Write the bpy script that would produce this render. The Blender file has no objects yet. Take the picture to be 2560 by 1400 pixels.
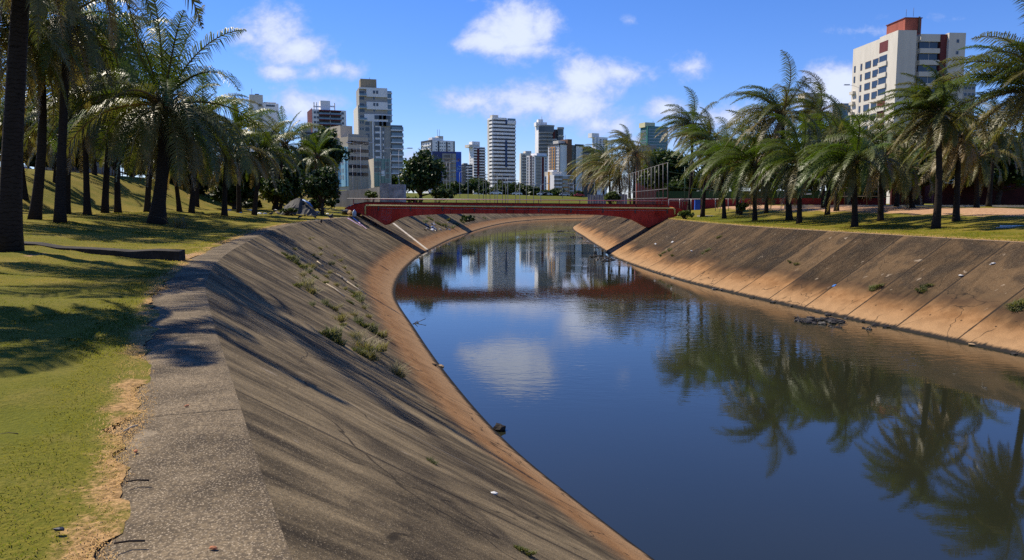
import bpy, math, random
import numpy as np
from mathutils import Vector, Matrix
from mathutils.bvhtree import BVHTree
from mathutils.geometry import delaunay_2d_cdt

S = bpy.context.scene
COL = S.collection
R = math.radians
rng = np.random.default_rng(7)
random.seed(7)

# ------------------------------------------------------------------ camera
F_PX = 1900.0                      # focal length in pixels of a 2560 px wide frame
PITCH = math.atan(195.0 / F_PX)
EYE = Vector((0, 0, 1.6))
cd = bpy.data.cameras.new('camera'); cam = bpy.data.objects.new('camera', cd); COL.objects.link(cam)
cd.sensor_width = 36; cd.lens = 36 * F_PX / 2560; cd.clip_end = 9000; cd.clip_start = 0.05
cam.location = EYE; cam.rotation_euler = (math.pi / 2 - PITCH, 0, 0)
S.camera = cam
S.render.resolution_x = 1024; S.render.resolution_y = 560

# ------------------------------------------------------------------ light
SUN_EL, SUN_AZ = 52.0, 55.0        # azimuth: degrees to the left of the view direction (+Y)
to_sun = Vector((-math.sin(R(SUN_AZ)) * math.cos(R(SUN_EL)), math.cos(R(SUN_AZ)) * math.cos(R(SUN_EL)), math.sin(R(SUN_EL))))
sl = bpy.data.lights.new('sun', 'SUN'); sl.energy = 5.0; sl.angle = R(0.53); sl.color = (1.0, 0.90, 0.74)
so = bpy.data.objects.new('sun', sl); COL.objects.link(so)
so.rotation_euler = (-to_sun).to_track_quat('-Z', 'Y').to_euler(); so.location = (0, 0, 60)
S.view_settings.view_transform = 'Standard'; S.view_settings.look = 'None'
S.view_settings.exposure = 0.42; S.view_settings.gamma = 1.0
S.cycles.max_bounces = 5; S.cycles.transparent_max_bounces = 6; S.cycles.diffuse_bounces = 2
S.cycles.glossy_bounces = 3; S.cycles.transmission_bounces = 2
S.cycles.sample_clamp_indirect = 4.0; S.cycles.use_denoising = False

class NT:
    def __init__(s, tree): s.t = tree; s.t.nodes.clear()
    def a(s, typ, ins=None, **props):
        n = s.t.nodes.new(typ)
        for k, v in props.items(): setattr(n, k, v)
        for k, v in (ins or {}).items():
            i = n.inputs[k]
            if isinstance(v, bpy.types.NodeSocket): s.t.links.new(v, i)
            else:
                if i.type == 'RGBA' and len(v) == 3: v = (*v, 1)
                i.default_value = v
        return n
    def m(s, op, a, b=0.0, c=0.0, clamp=False):
        n = s.a('ShaderNodeMath', {0: a, 1: b, 2: c}, operation=op); n.use_clamp = clamp
        return n.outputs[0]
    def v(s, op, a, b=(0, 0, 0)):
        n = s.a('ShaderNodeVectorMath', {0: a, 1: b}, operation=op)
        return n.outputs['Value'] if op in ('LENGTH', 'DOT_PRODUCT') else n.outputs[0]
    def noise(s, vec, scale, detail=3.0, rough=0.55, dist=0.0):
        return s.a('ShaderNodeTexNoise', {'Vector': vec, 'Scale': scale, 'Detail': detail, 'Roughness': rough, 'Distortion': dist}).outputs[0]
    def smooth(s, x, lo, hi, a=0.0, b=1.0):
        n = s.a('ShaderNodeMapRange', {0: x, 1: lo, 2: hi, 3: a, 4: b}, interpolation_type='SMOOTHSTEP'); return n.outputs[0]
    def mix(s, f, a, b, blend='MIX'):
        return s.a('ShaderNodeMixRGB', {0: f, 1: a, 2: b}, blend_type=blend).outputs[0]
    def sep(s, v): return s.a('ShaderNodeSeparateXYZ', {0: v}).outputs
    def comb(s, x, y, z=0.0): return s.a('ShaderNodeCombineXYZ', {0: x, 1: y, 2: z}).outputs[0]
    def pos(s): return s.a('ShaderNodeNewGeometry').outputs['Position']
    def attr(s, name): return s.a('ShaderNodeAttribute', attribute_name=name).outputs['Fac']
    def bump(s, h, strength, dist=0.05): return s.a('ShaderNodeBump', {'Strength': strength, 'Distance': dist, 'Height': h}).outputs[0]
    def bsdf(s, col, rough=0.8, spec=0.3, normal=None, metal=0.0, ior=1.5):
        d = {'Base Color': col, 'Roughness': rough, 'Metallic': metal, 'Specular IOR Level': spec, 'IOR': ior}
        if normal is not None: d['Normal'] = normal
        return s.a('ShaderNodeBsdfPrincipled', d).outputs[0]
    def out(s, sh): s.a('ShaderNodeOutputMaterial', {0: sh})

# ------------------------------------------------------------------ world: sky and clouds, by direction only
W = bpy.data.worlds.new('World'); S.world = W; W.use_nodes = True
g = NT(W.node_tree)
sky = g.a('ShaderNodeTexSky', sky_type='NISHITA', sun_disc=False, sun_elevation=R(SUN_EL), sun_rotation=R(-SUN_AZ))
sky.air_density = 1.0; sky.dust_density = 0.0; sky.ozone_density = 3.0; sky.altitude = 0
dirv = g.a('ShaderNodeTexCoord').outputs['Generated']
dx, dy, dz = g.sep(dirv)[0:3]
yy = g.m('MAXIMUM', dy, 0.02)
uv = g.comb(g.m('DIVIDE', dx, yy), g.m('DIVIDE', dz, yy))
CLOUDS = [(700, 95, 85, 60, 1.0), (760, 135, 85, 38, 1.0), (645, 108, 60, 28, .85), (860, 182, 62, 26, .9), (795, 192, 50, 20, .85), (715, 192, 52, 20, .85),
          (1290, 92, 85, 58, 1.35), (1225, 118, 70, 30, 1.25), (1345, 82, 40, 55, 1.2), (1300, 135, 110, 22, 1.05),
          (1200, 262, 110, 34, .9), (1330, 262, 150, 42, 1.05), (1450, 208, 62, 45, 1.15), (1545, 188, 85, 34, .95), (1420, 265, 120, 62, 1.05),
          (1500, 318, 120, 30, .85), (1710, 178, 58, 36, .75), (2085, 225, 90, 52, 1.3), (2010, 250, 55, 30, 1.0), (1820, 296, 85, 38, 1.0),
          (1655, 280, 48, 28, .95), (2150, 92, 130, 18, .55), (2300, 60, 160, 16, .4), (770, 268, 90, 44, .95), (1565, 68, 26, 16, .6), (1040, 395, 60, 20, .6),
          (1190, 20, 60, 14, .35), (940, 14, 45, 9, .4), (1640, 355, 120, 25, .7), (690, 20, 60, 14, .4)]
best = None
nz = g.noise(g.v('MULTIPLY', uv, (1, 1.25, 1)), 15.0, 7.0, 0.62, 0.4)
nz2 = g.noise(g.v('MULTIPLY', uv, (1, 1.3, 1)), 52.0, 5.0, 0.65, 0.2)
for cx, cy, ra, rb, wgt in CLOUDS:
    u0, v0 = (cx - 1280) / F_PX, (505 - cy) / F_PX
    d = g.v('MULTIPLY', g.v('SUBTRACT', uv, (u0, v0, 0)), (F_PX / ra, F_PX / rb, 0))
    k = g.m('MULTIPLY', g.m('MAXIMUM', g.m('SUBTRACT', 1.0, g.m('MULTIPLY', g.v('LENGTH', d), 0.50)), 0.0), wgt)
    best = k if best is None else g.m('MAXIMUM', best, k)
dens = g.m('ADD', g.m('MULTIPLY', g.m('SUBTRACT', nz, 0.5), 1.35), g.m('MULTIPLY', g.m('SUBTRACT', nz2, 0.5), 0.60))
dens = g.m('ADD', best, g.m('MULTIPLY', dens, g.m('MINIMUM', g.m('MULTIPLY', best, 3.0), 1.0)))
cov = g.m('MULTIPLY', g.smooth(dens, 0.27, 0.85), g.smooth(dy, 0.05, 0.2))
cov = g.m('MULTIPLY', cov, 0.93)
skyc = g.mix(1.0, sky.outputs[0], (0.78, 0.87, 1.27), 'MULTIPLY')
hsv = g.a('ShaderNodeHueSaturation', {'Saturation': 1.12, 'Value': 1.05, 'Color': skyc}).outputs[0]
b1 = g.a('ShaderNodeBackground', {0: hsv, 1: 0.087}).outputs[0]
shade = g.smooth(dens, 0.5, 1.15)
cc = g.mix(shade, (0.46, 0.55, 0.86), (0.72, 0.79, 1.0))
b2 = g.a('ShaderNodeBackground', {0: cc, 1: 0.84}).outputs[0]
mx = g.a('ShaderNodeMixShader', {0: cov, 1: b1, 2: b2}).outputs[0]
g.a('ShaderNodeOutputWorld', {0: mx})

# ------------------------------------------------------------------ helpers
def tag(o, label=None, cat=None, group=None, kind=None):
    if label: o['label'] = label
    if cat: o['category'] = cat
    if group: o['group'] = group
    if kind or cat: o['kind'] = kind or 'thing'
    return o
def empty(name, loc, label, cat, group=None, rz=0.0):
    o = bpy.data.objects.new(name, None); COL.objects.link(o); o.location = loc; o.rotation_euler = (0, 0, rz)
    o.empty_display_size = 0.3
    return tag(o, label, cat, group)
def link(name, me, parent=None, loc=(0, 0, 0), rot=(0, 0, 0), scale=(1, 1, 1)):
    o = bpy.data.objects.new(name, me); COL.objects.link(o)
    if parent is not None: o.parent = parent
    o.location = loc; o.rotation_euler = rot; o.scale = scale
    return o
def np_mesh(name, V, F, mats, smooth=False, attrs=None, uv=None, mi=None):
    """V (n,3); F list of index arrays with equal or mixed sizes"""
    me = bpy.data.meshes.new(name)
    V = np.asarray(V, dtype=np.float32)
    arrs = F if isinstance(F, list) else [F]
    tot = np.concatenate([np.full(len(a), a.shape[1], dtype=np.int32) for a in arrs])
    idx = np.concatenate([a.reshape(-1) for a in arrs]).astype(np.int32)
    me.vertices.add(len(V)); me.vertices.foreach_set('co', V.reshape(-1))
    me.loops.add(len(idx)); me.loops.foreach_set('vertex_index', idx)
    me.polygons.add(len(tot))
    st = np.concatenate([[0], np.cumsum(tot)[:-1]]).astype(np.int32)
    me.polygons.foreach_set('loop_start', st); me.polygons.foreach_set('loop_total', tot)
    if smooth: me.polygons.foreach_set('use_smooth', np.ones(len(tot), dtype=bool))
    for m in (mats if isinstance(mats, (list, tuple)) else [mats]): me.materials.append(m)
    if mi is not None: me.polygons.foreach_set('material_index', np.asarray(mi, dtype=np.int32))
    for k, a in (attrs or {}).items():
        at = me.attributes.new(k, 'FLOAT', 'POINT'); at.data.foreach_set('value', np.asarray(a, dtype=np.float32))
    if uv is not None:
        ul = me.uv_layers.new(name='UVMap'); ul.data.foreach_set('uv', np.asarray(uv, dtype=np.float32)[idx].reshape(-1))
    me.update(calc_edges=True); me.validate()
    return me

class MB:
    """gathers polygons for ONE mesh"""
    def __init__(s): s.v = []; s.f = []; s.mi = []; s.sm = []
    def add(s, vs, fs, mi=0, smooth=False):
        o = len(s.v); s.v += [tuple(v) for v in vs]
        for f in fs: s.f.append([i + o for i in f]); s.mi.append(mi); s.sm.append(smooth)
        return s
    def box(s, x0, x1, y0, y1, z0, z1, mi=0):
        vs = [(x0, y0, z0), (x1, y0, z0), (x1, y1, z0), (x0, y1, z0), (x0, y0, z1), (x1, y0, z1), (x1, y1, z1), (x0, y1, z1)]
        return s.add(vs, [(3, 2, 1, 0), (4, 5, 6, 7), (0, 1, 5, 4), (1, 2, 6, 5), (2, 3, 7, 6), (3, 0, 4, 7)], mi)
    def tube(s, pts, rad, n=8, mi=0, cap=True, smooth=True, squash=1.0):
        pts = [Vector(p) for p in pts]
        if not hasattr(rad, '__len__'): rad = [rad] * len(pts)
        vs = []; up0 = Vector((0.013, 0.021, 1)).normalized(); prev = None
        for i, p in enumerate(pts):
            t = (pts[min(i + 1, len(pts) - 1)] - pts[max(i - 1, 0)])
            t = t.normalized() if t.length > 1e-9 else Vector((0, 0, 1))
            if prev is None:
                a = t.cross(up0)
                if a.length < 0.05: a = t.cross(Vector((1, 0, 0)))
                a.normalize()
            else:
                a = (prev - t * prev.dot(t)); a = a.normalized() if a.length > 1e-6 else t.orthogonal().normalized()
            prev = a; b = t.cross(a)
            for k in range(n):
                q = 2 * math.pi * k / n
                vs.append(p + a * (math.cos(q) * rad[i]) + b * (math.sin(q) * rad[i] * squash))
        fs = []
        for i in range(len(pts) - 1):
            for k in range(n):
                k2 = (k + 1) % n
                fs.append((i * n + k, i * n + k2, (i + 1) * n + k2, (i + 1) * n + k))
        if cap: fs += [tuple(range(n - 1, -1, -1)), tuple((len(pts) - 1) * n + k for k in range(n))]
        return s.add(vs, fs, mi, smooth)
    def prism_y(s, poly, y0, y1, mi=0):
        """outline given as (x, z), extruded along y"""
        n = len(poly); vs = [(x, y0, z) for x, z in poly] + [(x, y1, z) for x, z in poly]
        fs = [tuple(range(n)), tuple(range(2 * n - 1, n - 1, -1))]
        fs += [(i, i + n, (i + 1) % n + n, (i + 1) % n) for i in range(n)]
        return s.add(vs, fs, mi)
    def mesh(s, name, mats):
        me = bpy.data.meshes.new(name); me.from_pydata(s.v, [], s.f)
        for m in (mats if isinstance(mats, (list, tuple)) else [mats]): me.materials.append(m)
        me.polygons.foreach_set('material_index', np.array(s.mi, dtype=np.int32))
        me.polygons.foreach_set('use_smooth', np.array(s.sm, dtype=bool))
        me.update(); return me
    def build(s, name, mats, parent=None, loc=(0, 0, 0), rot=(0, 0, 0)):
        return link(name, s.mesh(name, mats), parent, loc, rot)

def ray(px, py):
    u, v = (px - 1280) / F_PX, (700 - py) / F_PX
    return Vector((u, math.cos(PITCH) + v * math.sin(PITCH), -math.sin(PITCH) + v * math.cos(PITCH)))
def at(px, py, D):
    """world point that stands D metres ahead of the viewpoint in the direction of a photo pixel"""
    r = ray(px, py); return EYE + r * (D / r.y)
def zat(py, D): return at(1280, py, D).z

# ------------------------------------------------------------------ materials
MATS = {}
def plain(name, col, rough=0.75, spec=0.3, var=0.18, scale=1.2, metal=0.0, streak=False):
    if name in MATS: return MATS[name]
    m = bpy.data.materials.new(name); m.use_nodes = True; q = NT(m.node_tree)
    p = q.a('ShaderNodeTexCoord').outputs['Object']
    n1 = q.noise(q.v('MULTIPLY', p, (1, 1, 0.25 if streak else 1)), scale, 4.0, 0.6)
    n2 = q.noise(p, scale * 9, 2.0)
    k = q.m('ADD', q.m('MULTIPLY', n1, 0.75), q.m('MULTIPLY', n2, 0.25))
    k = q.smooth(k, 0.3, 0.7)
    lo = tuple(c * (1 - var) for c in col); hi = tuple(min(1, c * (1 + var)) for c in col)
    q.out(q.bsdf(q.mix(k, lo, hi), rough, spec, None, metal)); MATS[name] = m
    return m
def leaf_mat(name, ramp, trans=0.35, rough=0.42, spec=0.5, up=False):
    m = bpy.data.materials.new(name); m.use_nodes = True; q = NT(m.node_tree)
    t = q.attr('tone')
    r = q.a('ShaderNodeValToRGB', {0: t}); cr = r.color_ramp
    while len(cr.elements) < len(ramp): cr.elements.new(0.5)
    for e, (p, c) in zip(cr.elements, ramp): e.position = p; e.color = (*c, 1)
    n = q.noise(q.pos(), 2.2, 2.0)
    c = q.mix(q.smooth(n, 0.35, 0.65, 0.0, 0.5), r.outputs[0], q.mix(1.0, r.outputs[0], (0.55, 0.6, 0.45), 'MULTIPLY'))
    p = q.bsdf(c, rough, spec, q.comb(0.0, 0.0, 1.0) if up else None)
    tr = q.a('ShaderNodeBsdfTranslucent', {0: q.mix(1.0, c, (1.5, 1.6, 0.7), 'MULTIPLY')}).outputs[0]
    q.out(q.a('ShaderNodeMixShader', {0: trans, 1: p, 2: tr}).outputs[0]); return m
FROND = leaf_mat('palm_frond', [(0.0, (0.078, 0.125, 0.011)), (0.35, (0.082, 0.105, 0.019)), (0.7, (0.185, 0.158, 0.062)), (1.0, (0.32, 0.215, 0.11))], 0.27, 0.42, 0.32)
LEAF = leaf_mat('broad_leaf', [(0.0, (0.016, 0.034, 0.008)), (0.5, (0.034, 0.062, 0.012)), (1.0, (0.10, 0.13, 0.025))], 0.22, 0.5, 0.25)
GRASSB = leaf_mat('grass_blade', [(0.0, (0.092, 0.116, 0.007)), (0.5, (0.185, 0.170, 0.014)), (0.8, (0.40, 0.27, 0.12)), (1.0, (0.52, 0.33, 0.16))], 0.12, 0.8, 0.05, True)
TUFT = leaf_mat('tuft_blade', [(0.0, (0.06, 0.10, 0.02)), (0.5, (0.14, 0.14, 0.05)), (1.0, (0.30, 0.24, 0.14))], 0.25, 0.6, 0.2)

def trunk_mat():
    m = bpy.data.materials.new('palm_bark'); m.use_nodes = True; q = NT(m.node_tree)
    p = q.a('ShaderNodeTexCoord').outputs['Object']
    z = q.sep(p)[2]
    w = q.m('FRACT', q.m('ADD', q.m('MULTIPLY', z, 9.0), q.m('MULTIPLY', q.noise(p, 3.5, 4.0), 3.2)))
    ring = q.smooth(w, 0.0, 0.25)
    n = q.noise(p, 6.0, 4.0)
    c = q.mix(n, (0.018, 0.013, 0.010), (0.050, 0.040, 0.032))  # bark tones lowered so the backlit darkness sits in the base colour
    c = q.mix(ring, (0.010, 0.008, 0.006), c)
    q.out(q.bsdf(c, 0.9, 0.1, q.bump(ring, 0.3, 0.03))); return m
BARK = trunk_mat()
WOOD = plain('tree_bark', (0.06, 0.045, 0.035), 0.9, 0.1, 0.4, 3)

def bank_mat(name, right):
    m = bpy.data.materials.new(name); m.use_nodes = True; q = NT(m.node_tree)
    uvn = q.a('ShaderNodeUVMap').outputs[0]; u, v = q.sep(uvn)[0:2]
    p = q.pos()
    st = q.noise(q.comb(q.m('MULTIPLY', u, 0.9), q.m('MULTIPLY', v, 2.6)), 1.0, 7.0, 0.68, 0.5)          # stains running down the slope
    st2 = q.noise(q.comb(q.m('MULTIPLY', u, 4.5), q.m('MULTIPLY', v, 3.6), 3.3), 1.0, 4.0, 0.6)
    blot = q.noise(p, 0.55, 5.0, 0.6)
    fine = q.noise(p, 34.0, 3.0, 0.7); agg = q.noise(p, 75.0, 2.0, 0.6)
    SL = 3.3 if right else 4.2
    cell = q.m('FLOOR', q.m('DIVIDE', u, SL)); fr = q.m('MULTIPLY', q.m('FRACT', q.m('DIVIDE', u, SL)), SL)
    wn = q.a('ShaderNodeTexWhiteNoise', {'W': cell}, noise_dimensions='1D').outputs[0]
    wn2 = q.a('ShaderNodeTexWhiteNoise', {'W': q.m('ADD', cell, 91.7)}, noise_dimensions='1D').outputs[0]
    k = q.m('ADD', q.m('MULTIPLY', st, 0.65), q.m('MULTIPLY', st2, 0.35))
    k = q.m('ADD', k, q.m('MULTIPLY', q.m('SUBTRACT', wn, 0.5), 0.26 if right else 0.06))
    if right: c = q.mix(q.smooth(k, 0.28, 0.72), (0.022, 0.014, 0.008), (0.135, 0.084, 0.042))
    else: c = q.mix(q.smooth(k, 0.36, 0.68), (0.040, 0.031, 0.020), (0.315, 0.235, 0.130))
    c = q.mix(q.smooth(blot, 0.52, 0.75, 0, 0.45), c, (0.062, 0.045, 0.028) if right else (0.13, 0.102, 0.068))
    dk = q.noise(q.comb(q.m('MULTIPLY', u, .35), q.m('MULTIPLY', v, 2.2), 13.0), 1.6, 6.0, 0.65, .6)
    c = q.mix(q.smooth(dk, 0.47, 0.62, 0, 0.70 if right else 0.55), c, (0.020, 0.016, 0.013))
    # pale bare patches and lime drips
    pat = q.noise(q.comb(q.m('MULTIPLY', u, 1.5), q.m('MULTIPLY', v, 7.0), 7.0), 1.3, 4.0, 0.6, 0.3)
    c = q.mix(q.smooth(pat, 0.66 if right else 0.69, 0.70 if right else 0.73, 0, 0.6), c, (0.36, 0.29, 0.21))
    drip = q.noise(q.comb(q.m('MULTIPLY', u, 7.0), q.m('MULTIPLY', v, 1.1), 21.0), 1.0, 2.0, 0.5)
    c = q.mix(q.smooth(drip, 0.71, 0.80, 0, 0.5), c, (0.42, 0.37, 0.30))
    # mud band left by high water
    edge = q.m('ADD', v, q.m('ADD', q.m('MULTIPLY', q.m('SUBTRACT', st, 0.5), 0.20), q.m('MULTIPLY', q.m('SUBTRACT', wn2, 0.5), 0.12 if right else 0.015)))
    b0, b1_ = (0.64, 0.84) if right else (0.69, 0.80)
    mud = q.mix(q.smooth(q.noise(p, 1.6, 4.0), 0.3, 0.7), (0.23, 0.115, 0.045), (0.35, 0.19, 0.082))
    mud = q.mix(q.smooth(v, b0 + 0.12, 0.97, 0, 0.55), mud, (0.44, 0.285, 0.15))
    c = q.mix(q.smooth(edge, b0, b1_), c, mud)
    c = q.mix(q.smooth(q.m('ABSOLUTE', q.m('SUBTRACT', edge, b0 + 0.03)), 0.05, 0.0, 0, 0.35), c, (0.10, 0.055, 0.03))
    # aggregate speckle
    c = q.mix(q.smooth(fine, 0.40, 0.62, 0.30, 0.0), c, (0.02, 0.018, 0.016))
    c = q.mix(q.m('MULTIPLY', q.smooth(agg, 0.60, 0.70), q.smooth(edge, 0.7, 0.5, 0.0, 0.75)), c, (0.42, 0.33, 0.21))
    # slab joints
    jn = q.m('MINIMUM', fr, q.m('SUBTRACT', SL, fr))
    wob = q.m('MULTIPLY', q.noise(p, 2.5, 3.0), 0.07)
    jk = q.smooth(q.m('SUBTRACT', jn, wob), 0.030 if right else 0.014, -0.012)
    c = q.mix(q.m('MULTIPLY', jk, 0.95 if right else 0.6), c, (0.025, 0.02, 0.016))
    dd = q.a('ShaderNodeTexVoronoi', {'Vector': q.v('ADD', p, q.v('MULTIPLY', q.a('ShaderNodeTexNoise', {'Vector': p, 'Scale': 1.2}).outputs[1], (.9, .9, .9))), 'Scale': .42}, feature='DISTANCE_TO_EDGE').outputs[0]
    c = q.mix(q.m('MULTIPLY', q.smooth(dd, 0.011, 0.004), q.smooth(blot, .45, .55, 0, .75)), c, (0.02, 0.016, 0.012))
    hu = q.m('SUBTRACT', q.m('FRACT', q.m('DIVIDE', u, 1.65)), .5); hv = q.m('SUBTRACT', q.m('FRACT', q.m('MULTIPLY', v, 5.5)), .5)
    hd = q.v('LENGTH', q.comb(q.m('MULTIPLY', hu, 1.65), q.m('MULTIPLY', hv, 1.4)))
    c = q.mix(q.m('MULTIPLY', q.smooth(hd, .06, .035), q.smooth(v, .6, .66, 0, .85)), c, (.02, .015, .01))
    # wet foot at the water line, ragged
    wet = q.m('ADD', v, q.m('MULTIPLY', q.m('SUBTRACT', q.noise(q.comb(q.m('MULTIPLY', u, 2.5), 0.0), 1.0, 6.0, 0.75), 0.5), 0.10))
    c = q.mix(q.smooth(wet, 0.955, 0.985), c, (0.022, 0.02, 0.018))
    h = q.m('ADD', q.m('MULTIPLY', fine, 0.5), q.m('ADD', q.m('MULTIPLY', agg, 0.4), q.m('MULTIPLY', jk, -1.5)))
    q.out(q.bsdf(c, 0.95, 0.08, q.bump(h, 0.55, 0.02))); return m

def path_mat():
    m = bpy.data.materials.new('path_concrete'); m.use_nodes = True; q = NT(m.node_tree)
    p = q.pos(); uvn = q.a('ShaderNodeUVMap').outputs[0]; u, v = q.sep(uvn)[0:2]
    big = q.noise(p, 1.1, 5.0, 0.6); fine = q.noise(p, 38.0, 3.0, 0.7); agg = q.noise(p, 72.0, 2.0, 0.6)
    c = q.mix(q.smooth(big, 0.3, 0.7), (0.065, 0.050, 0.032), (0.225, 0.172, 0.106))
    vo = q.a('ShaderNodeTexVoronoi', {'Vector': p, 'Scale': 62.0}).outputs
    c = q.mix(q.smooth(fine, 0.38, 0.62, 0.55, 0.0), c, (0.03, 0.027, 0.025))
    c = q.mix(q.smooth(vo[0], 0.32, 0.22, 0, 0.55), c, (0.48, 0.39, 0.27))
    c = q.mix(q.smooth(agg, 0.62, 0.72, 0, 0.7), c, (0.55, 0.45, 0.31))
    c = q.mix(q.smooth(q.noise(p, 1.7, 3.0), 0.62, 0.72, 0, 0.35), c, (0.36, 0.29, 0.2))
    fr = q.m('FRACT', q.m('DIVIDE', q.m('ADD', u, 1.3), 3.6)); fr = q.m('MULTIPLY', q.m('ABSOLUTE', q.m('SUBTRACT', fr, 0.5)), 3.6)
    jk = q.smooth(q.m('ADD', fr, q.m('MULTIPLY', q.noise(p, 5.0), 0.10)), 0.075, 0.045)
    c = q.mix(q.m('MULTIPLY', jk, 0.8), c, (0.02, 0.018, 0.015))
    h = q.m('ADD', q.m('MULTIPLY', fine, 0.6), q.m('ADD', q.m('MULTIPLY', agg, 0.5), q.m('MULTIPLY', jk, -1.5)))
    q.out(q.bsdf(c, 0.95, 0.08, q.bump(h, 0.6, 0.015))); return m

def ground_mat():
    m = bpy.data.materials.new('lawn_ground'); m.use_nodes = True; q = NT(m.node_tree)
    p = q.pos(); big = q.noise(p, 0.28, 5.0, 0.6); mid = q.noise(p, 1.6, 4.0, 0.6); fine = q.noise(p, 24.0, 3.0, 0.7)
    c = q.mix(q.smooth(big, 0.34, 0.64), (0.120, 0.118, 0.008), (0.225, 0.165, 0.022))
    c = q.mix(q.smooth(mid, 0.45, 0.75, 0, 0.6), c, (0.26, 0.19, 0.05))
    c = q.mix(q.smooth(fine, 0.35, 0.65, 0.5, 0.0), c, (0.065, 0.075, 0.010))
    dirt = q.mix(q.smooth(q.noise(p, 5.0, 4.0), 0.3, 0.7), (0.30, 0.17, 0.09), (0.46, 0.29, 0.17))
    so_ = q.m('ADD', q.attr('soil'), q.m('MULTIPLY', q.m('SUBTRACT', q.noise(p, 0.9, 5.0, 0.65), 0.5), 1.1))
    c = q.mix(q.smooth(so_, 0.45, 0.62), c, dirt)
    gr = q.m('ADD', q.attr('green'), q.m('MULTIPLY', q.m('SUBTRACT', big, 0.5), 0.5))
    c = q.mix(q.smooth(gr, 0.3, 0.8, 0, 0.8), c, q.mix(fine, (0.055, 0.075, 0.008), (0.110, 0.122, 0.014)))
    dr_ = q.m('ADD', q.attr('dry'), q.m('ADD', q.m('MULTIPLY', q.m('SUBTRACT', mid, 0.5), 1.0), q.m('MULTIPLY', q.m('SUBTRACT', fine, 0.5), 0.9)))
    c = q.mix(q.smooth(dr_, 0.30, 0.85), c, q.mix(q.smooth(fine, .3, .7), (0.17, 0.10, 0.038), (0.44, 0.275, 0.12)))
    q.out(q.bsdf(c, 0.95, 0.1, q.bump(q.m('ADD', fine, mid), 0.6, 0.05))); return m

ZW, ZL, ZR = -4.1, 0.0, -0.25
def water_mat():
    m = bpy.data.materials.new('canal_water'); m.use_nodes = True; q = NT(m.node_tree)
    p = q.pos()
    a = q.noise(q.v('MULTIPLY', p, (1.0, 2.2, 1)), 1.15, 3.0, 0.5, 0.4)
    b = q.noise(q.v('MULTIPLY', p, (0.8, 1.5, 1)), 3.4, 2.0, 0.5, 0.5)
    x, y, z = q.sep(p)[0:3]
    reg = q.smooth(q.noise(p, 0.075, 2.0, 0.5), 0.46, 0.62)                  # gusts ruffle some patches only
    near_calm = q.smooth(y, 15.0, 30.0, 0.22, 1.0)
    k = q.m('MULTIPLY', q.m('ADD', q.m('MULTIPLY', q.m('MULTIPLY', reg, q.smooth(x, -4.0, 9.0, .12, 1.0)), 0.95), 0.12), near_calm)
    gd = q.v('LENGTH', q.v('MULTIPLY', q.v('SUBTRACT', p, (9.5, 35.0, ZW)), (1 / 8.5, 1 / 8.0, 0)))
    k = q.m('ADD', k, q.m('MULTIPLY', q.smooth(gd, 1.0, .35), 0.42))   # a gust on the open water
    h = q.m('MULTIPLY', q.m('ADD', q.m('MULTIPLY', a, 0.6), q.m('MULTIPLY', b, 0.4)), k)
    col = q.mix(q.noise(p, 0.12, 3.0), (0.012, 0.015, 0.009), (0.022, 0.023, 0.012))
    q.out(q.bsdf(col, 0.035, 0.5, q.bump(h, 0.30, 0.06), 0.0, 1.56)); return m

# ------------------------------------------------------------------ canal lines: (crest, water edge) pairs
LP = [((12, -24), (18, -20.5)), ((5.2, -10), (11.2, -7.2)), ((-1, 3.3), (4.7, 6.1)), ((-2.6, 6.9), (3.2, 9.6)), ((-4.4, 11), (1.4, 13.7)),
      ((-6.3, 15.6), (-.2, 17.9)), ((-8.7, 23), (-2.2, 25)), ((-11, 32), (-4.3, 33.6)), ((-14, 45), (-7.1, 46)), ((-16, 59), (-8.7, 59.5)),
      ((-17, 75), (-9.6, 75)), ((-17.2, 87), (-9.8, 87)), ((-16.3, 127), (-8.9, 126)), ((-10.5, 200), (-3.2, 197)), ((-2, 242), (5, 237)),
      ((14, 272), (19, 265)), ((56, 300), (59, 292)), ((120, 316), (122, 308)), ((320, 328), (320, 320))]
RP = [((38, -15), (32, -17)), ((33, 2), (27, 0)), ((25.3, 29.4), (19.1, 27.6)), ((21.6, 42.4), (15.5, 40.7)), ((18.6, 56.5), (12.3, 55.5)),
      ((17.2, 75), (10.6, 74.6)), ((17.4, 87), (10.8, 87)), ((18.3, 120), (11.6, 120)), ((20.5, 170), (13.8, 173)), ((27, 198), (21, 203)),
      ((43, 222), (38, 230)), ((75, 250), (72, 258)), ((124, 268), (122, 276)), ((320, 282), (320, 290))]
def catmull(P, n=10):
    P = np.array(P, float); out = []
    for i in range(len(P) - 1):
        p0, p1, p2, p3 = P[max(i - 1, 0)], P[i], P[i + 1], P[min(i + 2, len(P) - 1)]
        # centripetal-like tangents scaled by chord
        d = np.linalg.norm(p2 - p1)
        m1 = (p2 - p0) / max(np.linalg.norm(p2 - p0), 1e-6) * d; m2 = (p3 - p1) / max(np.linalg.norm(p3 - p1), 1e-6) * d
        for k in range(n):
            t = k / n
            out.append((2*t**3-3*t**2+1)*p1 + (t**3-2*t**2+t)*m1 + (-2*t**3+3*t**2)*p2 + (t**3-t**2)*m2)
    out.append(P[-1]); return np.array(out)
Lc, Lw = catmull([a for a, b in LP]), catmull([b for a, b in LP])
Rc, Rw = catmull([a for a, b in RP]), catmull([b for a, b in RP])
def offset(P, d):
    t = np.gradient(P, axis=0); t /= np.linalg.norm(t, axis=1)[:, None]
    return P + np.stack([-t[:, 1], t[:, 0]], 1) * d
def seg_dist(X, P):
    best = np.full(len(X), 1e9)
    for a, b in zip(P[:-1], P[1:]):
        ab = b - a; t = np.clip(((X - a) @ ab) / (ab @ ab), 0, 1)
        best = np.minimum(best, np.hypot(*(X - a - t[:, None] * ab).T))
    return best
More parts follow.
